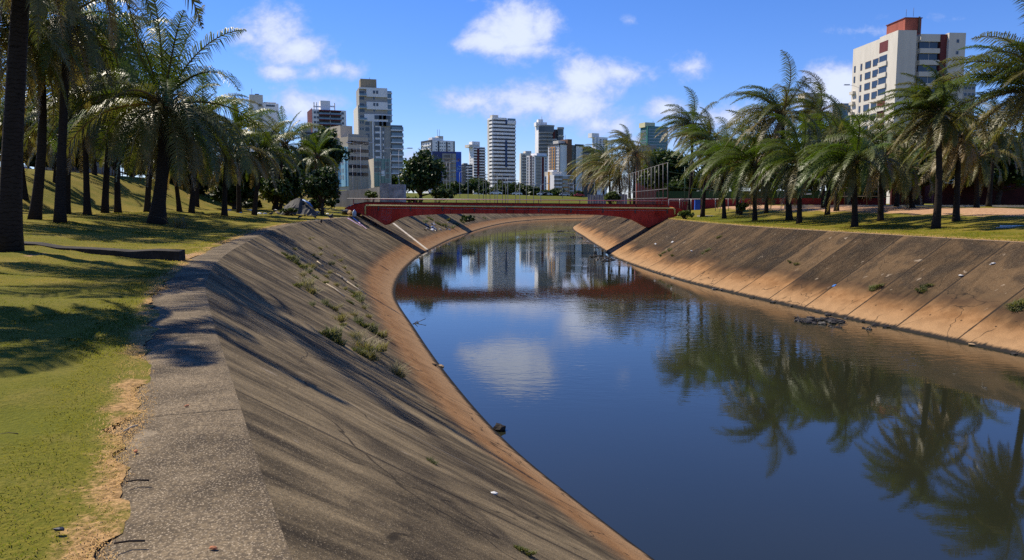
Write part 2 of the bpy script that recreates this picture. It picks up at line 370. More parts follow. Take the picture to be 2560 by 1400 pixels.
def inside(X, poly):
    r = np.zeros(len(X), bool); j = len(poly) - 1
    for i in range(len(poly)):
        xi, yi = poly[i]; xj, yj = poly[j]
        if yi != yj:
            c = ((yi > X[:, 1]) != (yj > X[:, 1])) & (X[:, 0] < (xj - xi) * (X[:, 1] - yi) / (yj - yi) + xi); r ^= c
        j = i
    return r
def sst(x, a, b): t = np.clip((x - a) / (b - a), 0, 1); return t * t * (3 - 2 * t)
def vnoise(X, s, seed=0):
    """cheap smooth value noise"""
    q = X * s; i = np.floor(q).astype(np.int64); f = q - i; f = f * f * (3 - 2 * f)
    def hsh(a, b): 
        v = np.sin(a * 127.1 + b * 311.7 + seed * 74.7) * 43758.5453; return v - np.floor(v)
    return ((hsh(i[:,0], i[:,1]) * (1-f[:,0]) + hsh(i[:,0]+1, i[:,1]) * f[:,0]) * (1-f[:,1]) + (hsh(i[:,0], i[:,1]+1) * (1-f[:,0]) + hsh(i[:,0]+1, i[:,1]+1) * f[:,0]) * f[:,1])
def nrm0(a): return a / np.maximum(np.linalg.norm(a, axis=-1, keepdims=True), 1e-9)
def ground_z(X):
    X = np.atleast_2d(np.asarray(X, float)); dl, dr = seg_dist(X, Lc), seg_dist(X, Rc)
    y = X[:, 1]; x = X[:, 0]
    top = 4.4 - 1.5 * sst(x, -10, 70)
    foot = 14 - 8 * sst(y, 150, 220)
    zl = 0.05 + 0.75 * sst(dl, 1.0, 13) + (top - 0.8) * sst(dl, foot, foot + 11 + 6 * sst(y, 100, 200))
    zr = -0.22 + 1.35 * sst(dr, 2, 19)
    bumps = (vnoise(X, 0.5, 1) - .5) * 0.16 * sst(np.minimum(dl, dr), .8, 3) + (vnoise(X, 1.7, 2) - .5) * 0.09 * sst(np.minimum(dl, dr), .95, 1.6)
    return np.where(dl < dr, zl, zr) + bumps
def gz(x, y): return float(ground_z([(x, y)])[0])

def bank(name, C, Wt, zc, mat, flip):
    n = len(C); rows = 16; V = []; UV = []
    u = np.concatenate([[0], np.cumsum(np.linalg.norm(np.diff(C, axis=0), axis=1))])
    vs = np.concatenate([np.linspace(0, 1, rows), [1.15]])
    for k, v in enumerate(vs):
        xy = C * (1 - v) + Wt * v; z = np.full(n, zc * (1 - v) + ZW * v)
        V.append(np.column_stack([xy, z])); UV.append(np.column_stack([u, np.full(n, v)]))
    V = np.concatenate(V); UV = np.concatenate(UV); F = []
    i = np.arange(n - 1)
    for k in range(len(vs) - 1):
        a = k * n + i; q = np.column_stack([a, a + 1, a + n + 1, a + n]); F.append(q if flip else q[:, ::-1])
    F = np.concatenate(F)
    o = link(name, np_mesh(name, V, F, mat, True, uv=UV)); tag(o, kind='structure')
    return o, V, F
bl, VL, FL = bank('canal_bank', Lc, Lw, ZL, bank_mat('left_bank_concrete', False), False)
bl['label'] = 'sloping concrete canal bank below the footpath and lawn'
br, VR, FR = bank('canal_bank', Rc, Rw, ZR, bank_mat('right_bank_concrete', True), True)
br['label'] = 'sloping concrete canal bank below the row of windblown palms'
# footpath along the crest: concrete strip with a rounded nose
nL = len(Lc); prof = [(0.0, ZL), (0.05, ZL + 0.012), (0.5, ZL + 0.022), (0.66, ZL + 0.019), (0.95, ZL - 0.03), (1.6, ZL - 0.08)]
V = []; UV = []; uu = np.concatenate([[0], np.cumsum(np.linalg.norm(np.diff(Lc, axis=0), axis=1))])
for d, z in prof:
    V.append(np.column_stack([offset(Lc, d), np.full(nL, z)])); UV.append(np.column_stack([uu, np.full(nL, d)]))
i = np.arange(nL - 1); F = np.concatenate([np.column_stack([k*nL+i, k*nL+i+1, (k+1)*nL+i+1, (k+1)*nL+i]) for k in range(len(prof)-1)])
tag(link('path', np_mesh('path', np.concatenate(V), F, path_mat(), True, uv=np.concatenate(UV))), 'narrow concrete footpath along the crest of the canal bank', None, None, 'structure')
# water
wl, wr = catmull([b for a, b in LP], 10), catmull([b for a, b in RP], 10)
def resamp(P, n):
    s = np.concatenate([[0], np.cumsum(np.linalg.norm(np.diff(P, axis=0), axis=1))]); t = np.linspace(0, s[-1], n)
    return np.column_stack([np.interp(t, s, P[:, 0]), np.interp(t, s, P[:, 1])])
A, B = resamp(offset(wl, 0.7), 160), resamp(offset(wr, -0.7), 160); cols = 6
V = np.concatenate([np.column_stack([A*(1-k/cols)+B*(k/cols), np.full(160, ZW)]) for k in range(cols+1)]); i = np.arange(159)
F = np.concatenate([np.column_stack([k*160+i, (k+1)*160+i, (k+1)*160+i+1, k*160+i+1]) for k in range(cols)])
tag(link('water', np_mesh('water', V, F, water_mat(), True)), 'calm dark canal water reflecting sky and towers', None, None, 'structure')
# ground sheet with the canal cut out
sL = np.concatenate([[0], np.cumsum(np.linalg.norm(np.diff(Lc, axis=0), axis=1))])
tt = np.concatenate([np.linspace(0, 18, 30)[:-1], np.linspace(18, 62, 620)[:-1], np.linspace(62, 130, 200)[:-1], np.linspace(130, sL[-1], 160)])
cE = np.column_stack([np.interp(tt, sL, Lc[:, 0]), np.interp(tt, sL, Lc[:, 1])]); nE = len(cE)
tE = np.column_stack([np.interp(tt, sL, g_) for g_ in nrm0(np.gradient(Lc, axis=0)).T]); oE = np.column_stack([-tE[:, 1], tE[:, 0]])
jit = (vnoise(cE, 1.1, 5) - .5) * .30 + (vnoise(cE, 3.6, 6) - .5) * .16 + (vnoise(cE, 11., 7) - .5) * .10
edgeL = cE + oE * (0.74 + jit)[:, None]
edgeR = resamp(Rc, 300)
poly = np.concatenate([edgeL, edgeR[::-1]])
def gridpts(x0, x1, y0, y1, s):
    X, Y = np.meshgrid(np.arange(x0, x1, s), np.arange(y0, y1, s)); P = np.column_stack([X.ravel(), Y.ravel()])
    return P + (rng.random(P.shape) - .5) * s * .4
P1 = gridpts(-16, 2, 0, 26, .24)
P2 = gridpts(-70, 60, -20, 150, 1.6); P2 = P2[~((P2[:,0]>-16)&(P2[:,0]<2)&(P2[:,1]>0)&(P2[:,1]<26))]
P3 = gridpts(-320, 420, -60, 480, 9); P3 = P3[~((P3[:,0]>-70)&(P3[:,0]<60)&(P3[:,1]>-20)&(P3[:,1]<150))]
P4 = gridpts(-3600, 3600, -300, 4600, 220); P4 = P4[~((P4[:,0]>-320)&(P4[:,0]<420)&(P4[:,1]>-60)&(P4[:,1]<480))]
G = np.concatenate([P1, P2, P3, P4]); 
G = G[~inside(G, poly)]; near = np.minimum(seg_dist(G, edgeL[::6]), seg_dist(G, edgeR[::3])); G = G[near > 0.10]
npoly = len(poly)
allp = [Vector((float(a), float(b))) for a, b in np.concatenate([poly, G])]
edges = [(k, (k + 1) % npoly) for k in range(npoly)]
res = delaunay_2d_cdt(allp, edges, [], 0, 1e-5)
GV = np.array([(v.x, v.y) for v in res[0]]); GF = np.array([f for f in res[2]], dtype=np.int32)
GF = GF[~inside(GV[GF].mean(1), poly)]
GZ = ground_z(GV)
dl, dr = seg_dist(GV, Lc), seg_dist(GV, Rc)
GZ = np.where((dl < dr) & (dl < 1.35), np.maximum(0.026 + (vnoise(GV, 6, 9)-.5)*.012, GZ * .6), GZ)
GZ = np.where((dr < dl) & (dr < 0.05), ZR + 0.004, GZ)
leftside = dl < dr
nearEdge = seg_dist(GV, edgeL) < .03
GZ = np.where(nearEdge & (GV[:, 1] < 140), 0.0145, GZ)
soil = np.where(leftside, 0.42 * np.exp(-((dl - 19) / 7) ** 2) * sst(GV[:,1], 58, 90) * (1 - sst(GV[:,1], 140, 180)) + .85*np.exp(-(np.hypot(GV[:,0]+8.9, GV[:,1]-22.3)/1.6)**2) + .5*np.exp(-(np.hypot(GV[:,0]+12.5, GV[:,1]-19.5)/1.2)**2),
                np.where(GV[:,1] < 130, 0.9 * np.exp(-((dr - 15.5) / 4.2) ** 2) + 0.75 * np.exp(-(dr / 0.7) ** 2), 0.2))
soil = soil + np.where((dl < dr) & (GV[:,1] > 190) & (np.abs(dl - 4) < 5), .35, 0)
green = np.where(GV[:,1] > 170, 0.85, 0) + np.where((~leftside) & (GV[:,1] > 62) & (GV[:,1] < 90) & (dr < 6), 0.9, 0)
green = green + np.where(leftside & (GV[:,1] < 13), 0.55, 0)
dryE = np.where(leftside, (.35 + 1.1 * vnoise(GV, 1.4, 21)) * np.exp(-((dl - .80) / (.08 + .10 * vnoise(GV, .9, 22))) ** 2), np.exp(-(dr / .5) ** 2) * .6)
V3 = np.column_stack([GV, GZ])
gm = np_mesh('ground', V3, GF, ground_mat(), True, attrs={'soil': soil, 'green': green, 'dry': dryE})
if gm.polygons[0].normal.z < 0: gm.flip_normals()
tag(link('ground', gm), 'lawn and earth on both sides of the canal', None, None, 'structure')
BV_G = BVHTree.FromPolygons([tuple(v) for v in V3], [tuple(f) for f in GF])
BV_L = BVHTree.FromPolygons([tuple(v) for v in VL], [tuple(f) for f in FL]); BV_R = BVHTree.FromPolygons([tuple(v) for v in VR], [tuple(f) for f in FR])
def hit(px, py, bv, dflt=60.0):
    h = bv.ray_cast(EYE, ray(px, py).normalized(), 4000)
    return h[0] if h[0] is not None else at(px, py, dflt)
def on_ground(px, py): return hit(px, py, BV_G)

# ------------------------------------------------------------------ bridge
RED = None
def red_paint():
    m = bpy.data.materials.new('red_paint'); m.use_nodes = True; q = NT(m.node_tree)
    p = q.a('ShaderNodeTexCoord').outputs['Object']
    n = q.noise(q.v('MULTIPLY', p, (1, 1, .35)), 0.9, 5.0, 0.65); f = q.noise(p, 7.0, 3.0)
    c = q.mix(q.smooth(n, 0.35, 0.7), (0.56, 0.038, 0.018), (0.72, 0.075, 0.042))
    c = q.mix(q.smooth(q.noise(q.v('MULTIPLY', p, (2.5, 1, .25)), 1.4, 4.0), 0.56, 0.72, 0, 0.75), c, (0.055, 0.022, 0.018))
    c = q.mix(q.smooth(f, 0.66, 0.74, 0, 0.6), c, (0.30, 0.20, 0.16))
    q.out(q.bsdf(c, 0.8, 0.25)); return m
RED = red_paint()
STEEL = plain('galvanised_steel', (0.30, 0.30, 0.31), 0.5, 0.5, 0.2, 5, 0.4)
RUST = plain('dark_rusty_steel', (0.10, 0.075, 0.06), 0.7, 0.3, 0.3, 5)
YEL = plain('yellow_pipe_paint', (0.88, 0.70, 0.24), 0.5, 0.4, 0.12, 3)
CONC = plain('grey_concrete', (0.26, 0.245, 0.22), 0.9, 0.2, 0.35, 0.7, streak=True)
DARKC = plain('black_stained_concrete', (0.034, 0.029, 0.024), 0.9, 0.2, 0.5, 1.4)
BD = 85.5
bridge = empty('footbridge', at(1300, 560, BD), 'dark red concrete arch footbridge with yellow pipe and railing', 'bridge')
bo = bridge.location
def bxz(px, py, D=BD): p = at(px, py, D); return (p.x - bo.x, p.z - bo.z)
top = [(861, 520), (885, 512), (916, 506.5), (1100, 508), (1310, 509.5), (1500, 511), (1668, 512.5), (1700, 521), (1718, 531)]
bot = [(1690, 541), (1669, 548), (1640, 560), (1622, 569), (1605, 559.5), (1589, 551), (1567, 545.5), (1540, 541), (1500, 537.5), (1444, 535.5), (1370, 534.6), (1280, 534.3), (1190, 534), (1105, 535), (1050, 538), (1006, 543), (990, 548), (978, 554), (963, 563), (940, 549), (924, 540), (895, 531)]
mb = MB(); outl = [bxz(*p) for p in (top + bot)[::-1]]
# split into vertical strips so that the concave outline stays clean: body between top line and bottom line
xs = sorted(set([p[0] for p in top] + [p[0] for p in bot])); tx, ty = zip(*top); bx, by = zip(*sorted([(861, 521)] + bot + [(1718, 532)]))
cols_ = [(x, np.interp(x, tx, ty), np.interp(x, bx, by)) for x in xs]
n = len(cols_); vs = []
for D in (0.0, 3.2):
    for x, t, b in cols_:
        p = bxz(x, t); r = bxz(x, b); vs += [(p[0], D, p[1]), (r[0], D, r[1])]
fs = []
for k in range(n - 1):
    a = 2 * k; fs.append((a, a + 1, a + 3, a + 2)); c = 2 * n + a; fs.append((c, c + 2, c + 3, c + 1))
    fs.append((a, a + 2, c + 2, c)); fs.append((a + 1, c + 1, c + 3, a + 3))
fs += [(0, 2 * n, 2 * n + 1, 1), (2 * n - 2, 2 * n - 1, 4 * n - 1, 4 * n - 2)]
mb.add(vs, [f[::-1] for f in fs]); mb.build('deck', RED, bridge)
# thin cap along the top edge
mb = MB(); cp = [bxz(*p) for p in top[1:7]]
for (x0, z0), (x1, z1) in zip(cp[:-1], cp[1:]):
    mb.add([(x0, -.07, z0), (x1, -.07, z1), (x1, .35, z1), (x0, .35, z0), (x0, -.07, z0 + .09), (x1, -.07, z1 + .09), (x1, .35, z1 + .09), (x0, .35, z0 + .09)],
           [(3, 2, 1, 0), (4, 5, 6, 7), (0, 1, 5, 4), (2, 3, 7, 6), (1, 2, 6, 5), (3, 0, 4, 7)])
mb.build('coping', plain('dirty_red_coping', (0.13, 0.035, 0.028), 0.85, 0.2, 0.4, 2), bridge)
pl = [(914, 536), (914, 516), (917, 513.3), (1100, 515), (1300, 517), (1500, 519), (1682, 520.7), (1686, 523), (1686, 536)]
MB().tube([(bxz(*p)[0], -.16, bxz(*p)[1]) for p in pl], .085, 8).build('yellow_pipe', YEL, bridge)
mb = MB(); pts = []
for k, x in enumerate(np.linspace(946, 1668, 91)):
    base = 519.5 + (x - 946) / 722 * 6.5; sag = (x - 946) / 78.5 % 1.0
    q = bxz(x, base + 1.6 * math.sin(math.pi * sag)); pts.append((q[0], -.12, q[1]))
mb.tube(pts, .025, 5); mb.build('sagging_cable', STEEL, bridge)
for x in np.linspace(946, 1668, 10):
    yq = 514 + (x - 946) / 722 * 7
    q0, q1 = bxz(x, yq + .5), bxz(x, yq + 13)
    MB().box(q0[0] - .06, q0[0] + .06, -.11, -.003, q1[1], q0[1]).build('pipe_bracket', RUST, bridge)
mb = MB(); RDZ = 3.0
ra, rb_ = bxz(868, 496.5, BD + RDZ), bxz(1722, 502.5, BD + RDZ)
mb.tube([(ra[0], RDZ, ra[1]), (rb_[0], RDZ, rb_[1])], .05, 8); mb.build('handrail', STEEL, bridge)
for k in range(17):
    f_ = (k + .3) / 16.6; x = ra[0] + (rb_[0] - ra[0]) * f_; z = ra[1] + (rb_[1] - ra[1]) * f_
    MB().tube([(x, RDZ, z - 0.95), (x, RDZ, z - .04)], .045, 6).build('rail_post', RUST, bridge)
# spray-painted scribbles: white on the left haunch, black on the right one
def scribble(strokes, x0, y0, w, h):
    mb = MB()
    for st in strokes:
        P = [bxz(x0 + a * w, y0 + b * h) for a, b in st]
        mb.tube([(x, -.012, z) for x, z in P], .022, 4, squash=.4)
    return mb
wh = plain('white_spray', (0.62, 0.55, 0.55), 0.8, 0.1, 0.1)
S1 = [[(0, .05), (.12, 0), (.2, .1), (.08, .2), (.2, .32), (.05, .42)], [(.3, .05), (.3, .4), (.5, .05), (.5, .42)], [(.58, .4), (.66, .05), (.75, .4)], [(.62, .25), (.74, .25)],
      [(.85, .02), (.9, .2), (1, 0)], [(.9, .2), (.88, .42)], [(0, .62), (.15, .55), (.3, .66), (.15, .78), (.02, .7)], [(.35, .6), (.45, .75), (.5, .58), (.6, .78), (.7, .55)],
      [(.1, .9), (.3, .85), (.5, .95), (.7, .86), (.9, .98)], [(.75, .55), (.95, .7), (.8, .85)]]
scribble(S1, 951, 524, 30, 28).build('graffiti', wh, bridge)
S2 = [[(.18, .1), (.05, .25), (0, .55), (.08, .85), (.2, .75)], [(.3, .2), (.25, .7), (.4, .6), (.38, .3)], [(.5, .1), (.5, .7)], [(.42, .4), (.6, .35)], [(.68, .2), (.66, .65), (.8, .5)], [(.85, .3), (1, .55)]]
scribble(S2, 1620, 526, 40, 22).build('graffiti', plain('black_spray', (0.03, .012, .012), 0.8, 0.1, .1), bridge)
# raised lips of the bank slabs next to the bridge
def lip(px0, py0, px1, py1, bv, lab, mat_, w=.5, hgt=.16):
    a, b = hit(px0, py0, bv), hit(px1, py1, bv); d = (b - a).normalized(); up = Vector((0, 0, 1)); s = d.cross(up).normalized(); nn = s.cross(d).normalized()
    if nn.z < 0: nn = -nn
    mb = MB(); q = [a - nn * .1, b - nn * .1]
    vs = [q[0] - s*w/2, q[1] - s*w/2, q[1] + s*w/2, q[0] + s*w/2]; vs += [v + nn * (hgt + .1) for v in vs]
    mb.add(vs, [(3, 2, 1, 0), (4, 5, 6, 7), (0, 1, 5, 4), (1, 2, 6, 5), (2, 3, 7, 6), (3, 0, 4, 7)])
    o = mb.build('kerb_strip', mat_); tag(o, lab, 'kerb strip'); return o
lip(983, 560, 1068, 626, BV_L, 'pale concrete lip running down the slope under the bridge, beside white scribble', plain('pale_concrete', (0.48, 0.44, 0.37), 0.85, .2, .25, 2), .26, .12)
lip(1619, 572, 1517, 629, BV_R, 'brown concrete lip running down the slope under the bridge, beside black scribble', plain('muddy_concrete', (0.25, 0.17, 0.10), .85, .2, .3, 2), .45, .14)

# ------------------------------------------------------------------ vegetation
WINDR = Vector((-1, .1, 0)); UP = np.array([0, 0, 1.0])
def nrm(a): return a / np.maximum(np.linalg.norm(a, axis=-1, keepdims=True), 1e-9)
def frond_geo(base, az, el, L, droop, wind, tone, r, nl=44, lw=.06, N=12):
    d = np.array([math.cos(az) * math.cos(el), math.sin(az) * math.cos(el), math.sin(el)]) + wind * (.30 + .25 * max(0.0, math.sin(el))); d = d / np.linalg.norm(d); p = np.array(base, float)
    P = [p]; T = [d]; ds = L / N
    for k in range(N):
        s = (k + 1) / N
        d = d + np.array([0, 0, -1.0]) * droop * (0.35 + s) / N + wind * (0.35 + s * 1.6) / N; d = d / np.linalg.norm(d)
        p = p + d * ds; P.append(p); T.append(d)
    P = np.array(P); T = np.array(T)
    side = np.cross(T, UP); ln = np.linalg.norm(side, axis=1); side = nrm(side)
    roll = r.normal(0, .35); nb = nrm(np.cross(side, T)); side = side * math.cos(roll) + nb * math.sin(roll); nb = nrm(np.cross(side, T))
    s = np.linspace(.13, .99, nl) + r.normal(0, .004, nl); s = np.clip(s, .1, 1.0)
    xi = np.linspace(0, 1, N + 1); I = lambda A: np.column_stack([np.interp(s, xi, A[:, c]) for c in range(3)])
    p0, t, sd, nn = I(P), nrm(I(T)), nrm(I(side)), nrm(I(nb))
    ll = L * .19 * np.sin(np.pi * np.clip(s * .82 + .16, 0, 1)) ** .7 * r.uniform(.8, 1.12, nl)
    ll *= np.where(s > .93, .75, 1)
    Vs = []; Fs4 = []; Fs3 = []; o = 0
    for sg in (-1, 1):
        d0 = nrm(sd * sg * .8 + t * .62 + nn * r.uniform(.0, .35, (nl, 1)))
        mid = p0 + d0 * ll[:, None] * .5
        d1 = nrm(d0 * .75 + UP * -(.75 + droop * .15) + wind * .45 + r.normal(0, .09, (nl, 3)))
        tip = mid + d1 * ll[:, None] * .55
        w = t * lw * .5; w2 = w * .8
        Vs.append(np.stack([p0 - w, p0 + w, mid + w2, mid - w2, tip], 1).reshape(-1, 3))
        b = o + np.arange(nl) * 5
        Fs4.append(np.column_stack([b, b + 1, b + 2, b + 3])); Fs3.append(np.column_stack([b + 3, b + 2, b + 4])); o += nl * 5
    # midrib as a thin three-sided strip
    rw = (np.linspace(.055, .012, N + 1) * L / 4.5)[:, None]
    Vs.append(np.stack([P - side * rw, P + side * rw, P - nb * rw * 1.2], 1).reshape(-1, 3)); k = o + np.arange(N) * 3
    for a, c in ((0, 1), (1, 2), (2, 0)): Fs4.append(np.column_stack([k + a, k + c, k + 3 + c, k + 3 + a]))
    V = np.concatenate(Vs); tn = np.full(len(V), tone) + r.normal(0, .05, len(V)); tn[o:] += .38
    return V, np.concatenate(Fs4), np.concatenate(Fs3), tn
def join(geos):
    V = []; F4 = []; F3 = []; T = []; o = 0
    for v, f4, f3, t in geos: V.append(v); F4.append(f4 + o); F3.append(f3 + o); T.append(t); o += len(v)
    return np.concatenate(V), [np.concatenate(F4), np.concatenate(F3)], np.clip(np.concatenate(T), 0, 1)
GL = 'coconut palms on the lawn beside the footpath'
def palm(label, base, crown, L, n=24, wind=(-.5, 0, 0), droop=1.5, tr=.2, D=None, tone=.3, seed=0, bend=0.0, group='coconut palms lining the canal', nl=44, lw=.06, dead=2, flare=1.5, erect=.0, zb=None):
    r = np.random.default_rng(seed)
    if D is None: b = on_ground(*base)
    else: q = at(base[0], base[1], D); b = Vector((q.x, q.y, gz(q.x, q.y) if zb is None else zb))
    D = b.y; c = at(crown[0], crown[1], D + r.uniform(-.4, .4)); Lm = L * 1.22 * D / F_PX
    root = empty('coconut_palm', b, label, 'palm', group)
    cl = c - b; H = cl.z; pts = []; rad = []
    for k in range(13):
        s = k / 12; off = Vector((bend * math.sin(math.pi * s), 0, 0))
        pts.append(Vector((cl.x * (s ** 1.25), cl.y * s, -0.25 + (H + .25) * s)) + off)
        rad.append(tr * (1 - .3 * s) + tr * (flare - 1) * math.exp(-s * 9))
    MB().tube(pts, rad, 10).build('trunk', BARK, root)
    w = np.array(wind, float); geos = []; n = int(n * (1.42 if group == GL else 1.45)); droop *= 1.22 if group == GL else 1.55; nl = int(nl * 1.15); lw *= 1.12
    for k in range(n):
        f_ = (k + .5) / n; az = k * 2.39996 + r.uniform(-.25, .25)
        el = R(74 - 108 * f_ ** .85 + r.uniform(-13, 13)) + erect * (1 - f_)
        tn = tone * .8 + .5 * f_ ** 2 + r.uniform(-.15, .34)
        ln = Lm * r.uniform(.78, 1.08) * (.82 + .25 * math.sin(math.pi * min(1, f_ + .2))) * (1 - .25 * max(0, f_ - .7) / .3)
        geos.append(frond_geo(np.array(cl) + r.normal(0, .07, 3), az, el, ln, droop * (.75 + .75 * f_) * r.uniform(.8, 1.25), w * r.uniform(.7, 1.2) * (1.15 - .5 * f_), tn, r, nl, lw))
    V, F, T = join(geos); link('crown', np_mesh('crown', V, F, FROND, attrs={'tone': T}), root)
    for k in range(dead):
        az = r.uniform(0, 6.28)
        V, F, T = join([frond_geo(np.array(cl) - [0, 0, .25], az, R(r.uniform(-70, -40)), Lm * r.uniform(.55, .8), 1.6, w * .15, .95, r, 26, lw)])
        o = link('dead_frond', np_mesh('dead_frond', V, F, FROND, attrs={'tone': T}), root)
    mb = MB()   # fibrous leaf bases under the crown
    for k in range(10):
        a = k * 2.4; q = Vector((math.cos(a), math.sin(a), 0))
        mb.tube([cl + q * tr * .5 - Vector((0, 0, .5)), cl + q * tr * 1.5 + Vector((0, 0, .1)), cl + q * tr * 2.6 + Vector((0, 0, .5))], [tr * .5, tr * .42, tr * .15], 5)
    mb.build('leaf_bases', plain('palm_fibre', (0.12, 0.09, 0.05), .9, .1, .4, 4), root)
    return root
LWIND = (-.28, -.1, 0); RWIND = (-.82, .1, .12)
# left lawn
GL = 'coconut palms on the lawn beside the footpath'
palm('tallest palm at the picture edge, thick black trunk by the low wall', (24, 634), (70, -245), 400, 26, LWIND, 1.7, .265, D=20.5, seed=1, group=GL, lw=.05, nl=60, flare=1.35, dead=3)
palm('palm standing left of the tallest one, its shade lying across lawn and path', (-250, 900), (-270, -380), 400, 20, (-.3, 0, 0), 1.6, .2, D=12.5, seed=2, group=GL, lw=.05, nl=50, zb=.4)
palm('second dark palm from the low wall, straight trunk and shaded crown', (85, 547), (100, 130), 215, 26, LWIND, 1.7, .24, seed=4, group=GL, bend=.3, D=39)
palm('small palm up on the grass bank between two darker trunks', (139, 478), (143, 345), 100, 20, LWIND, 1.8, .17, seed=5, group=GL, D=62)
palm('slim palm with one dead frond hanging along its trunk', (219, 546), (212, 275), 170, 24, LWIND, 1.9, .2, seed=6, group=GL, D=49, dead=4)
palm('straight slim palm just left of the triple-stemmed palm', (295, 540), (290, 235), 155, 24, LWIND, 1.8, .2, seed=7, group=GL, D=54)
palm('short-crowned palm half hidden behind the triple-stemmed palm', (368, 536), (384, 325), 150, 22, LWIND, 1.8, .22, seed=8, group=GL, D=60)
gmain = palm('largest palm on the lawn, thick stem and broad crown against the sky', (388, 561), (408, 262), 262, 28, (-.12, -.15, 0), 1.55, .36, seed=9, group=GL, bend=.25, tone=.12, nl=54, flare=1.5, D=43, erect=.12, dead=1)
palm('leaning palm stem rising from the foot of the largest palm', (405, 556), (446, 325), 165, 20, (.2, -.1, 0), 2.0, .26, seed=10, group=GL, D=44.5, bend=-.3)
palm('small palm with bright drooping fronds behind the largest palm', (449, 526), (432, 395), 105, 18, (.35, 0, 0), 2.0, .2, seed=11, group=GL, D=66, tone=.55)
palm('palm with golden arching fronds right of the largest palm', (561, 539), (566, 378), 118, 22, (.1, 0, 0), 1.9, .22, seed=12, group=GL, D=64, tone=.5)
palm('palm with an upright pale green spear of young leaves', (598, 532), (592, 325), 88, 22, (0, 0, 0), 1.3, .2, seed=13, group=GL, D=72, tone=0.0, erect=.25)
palm('palm with fronds reaching over the grey tarpaulin shelter', (635, 534), (655, 385), 100, 24, (.15, 0, 0), 1.7, .22, seed=14, group=GL, D=71, tone=.25)
palm('palm with feathery upright crown below the brown apartment tower', (690, 520), (712, 362), 84, 24, (.05, 0, 0), 1.4, .2, seed=15, group=GL, D=88, tone=.2, erect=.2)
palm('small palm among broad-leaved trees beside the beige flats', (785, 515), (793, 392), 72, 18, (0, 0, 0), 1.4, .18, seed=16, group=GL, D=100, tone=.15, erect=.2)
palm('shaded palm far back, crown between the largest palm and the golden one', (492, 520), (500, 350), 118, 20, (0, 0, 0), 1.8, .2, seed=17, group=GL, D=80)
palm('dark palm at the rear of the grass bank, left of the picture', (238, 470), (235, 320), 110, 20, LWIND, 1.8, .2, seed=18, group=GL, D=75)
palm('shaded palm at the rear, its crown beneath the tallest palm', (62, 500), (40, 300), 150, 20, LWIND, 1.8, .2, seed=19, group=GL, D=52)
palm('high-crowned shaded palm between second dark palm and slim palms', (165, 520), (185, 150), 175, 26, LWIND, 1.8, .2, seed=119, group=GL, D=50)
palm('high crown filling the sky between the tallest palm and second dark palm', (150, 560), (172, 40), 210, 28, LWIND, 1.8, .22, seed=120, group=GL, D=37)
palm('shaded palm with its crown right behind the largest palm, upper left side', (262, 535), (292, 130), 185, 28, LWIND, 1.8, .2, seed=121, group=GL, D=52)
palm('dark palm whose fronds hang in the upper left corner', (-40, 560), (-30, 60), 230, 28, (.1, 0, 0), 1.8, .22, seed=122, group=GL, D=34)
palm('shaded palm right of the largest palm, low dense crown', (478, 530), (505, 300), 125, 24, (.1, 0, 0), 1.8, .2, seed=123, group=GL, D=62)
# right lawn
GR = 'wind-blown coconut palms above the right bank'
palm('big palm cut by the picture edge, long fronds streaming over the wall', (2600, 590), (2592, 225), 205, 30, RWIND, 1.1, .22, seed=21, group=GR, nl=56, D=44, erect=.1)
palm('tall palm in front of the cream tower, dark trunk at the lawn edge', (2339, 571), (2343, 288), 132, 30, RWIND, 1.2, .22, seed=22, group=GR, erect=.15, bend=.15)
palm('palm behind the tall one, standing nearer the sandy strip and kerb', (2390, 552), (2398, 345), 128, 24, RWIND, 1.6, .2, seed=23, group=GR, tone=.45)
palm('leaning palm with a hooked yellow frond, crown in front of dark trees', (2201, 552), (2206, 395), 125, 24, RWIND, 1.4, .2, seed=24, group=GR, tone=.45)
palm('palm with a full green crown close to the right crest', (2137, 566), (2134, 405), 135, 28, (-.75, 0, .1), 1.6, .21, seed=25, group=GR, tone=.1)
palm('slim palm behind the full green palm, small sign at its crown', (2068, 546), (2075, 385), 105, 22, RWIND, 1.5, .2, seed=26, group=GR, D=68)
palm('low palm with upright middle fronds beside the crest, below grey flats', (1998, 559), (2001, 408), 128, 26, (-.6, 0, .1), 1.5, .2, seed=27, group=GR, tone=.1, erect=.1)
palm('tall palm with ragged crown in the middle of the row', (1974, 541), (1953, 288), 135, 28, RWIND, 1.3, .24, seed=28, group=GR, tone=.4, D=66)
palm('palm with silvery blown crown beside the pale roof', (2058, 535), (2048, 280), 105, 24, RWIND, 1.4, .2, seed=29, group=GR, tone=.4, D=80)
palm('bright green palm with a vertical spear, in front of the green wall', (1887, 552), (1886, 412), 140, 28, (-.6, 0, .15), 1.6, .21, seed=30, group=GR, tone=.08, erect=.15)
palm('thin palm with low hanging fronds before the red court wall', (1811, 546), (1803, 402), 108, 24, RWIND, 1.5, .2, seed=31, group=GR, tone=.2)
palm('dense swept palm next to the tallest one near the bridge end', (1756, 542), (1772, 352), 92, 28, RWIND, 1.2, .22, seed=32, group=GR, tone=.2)
palm('tallest palm near the bridge end, thin trunk and open crown', (1721, 530), (1730, 315), 82, 26, RWIND, 1.3, .22, seed=33, group=GR, tone=.35, bend=.2, D=97)
palm('palm with folded windswept crown left of the teal tower', (1585, 505), (1586, 385), 86, 26, (-.7, 0, .1), 1.9, .24, seed=34, group=GR, tone=.55, D=128)
palm('dark-topped palm standing behind the steel frame fence', (1577, 500), (1568, 356), 46, 22, RWIND, 1.2, .2, seed=35, group=GR, D=150)
palm('bushy palm with yellowing fronds over the concrete fence', (1525, 505), (1524, 415), 80, 26, RWIND, 1.7, .24, seed=36, group=GR, tone=.6, D=138)
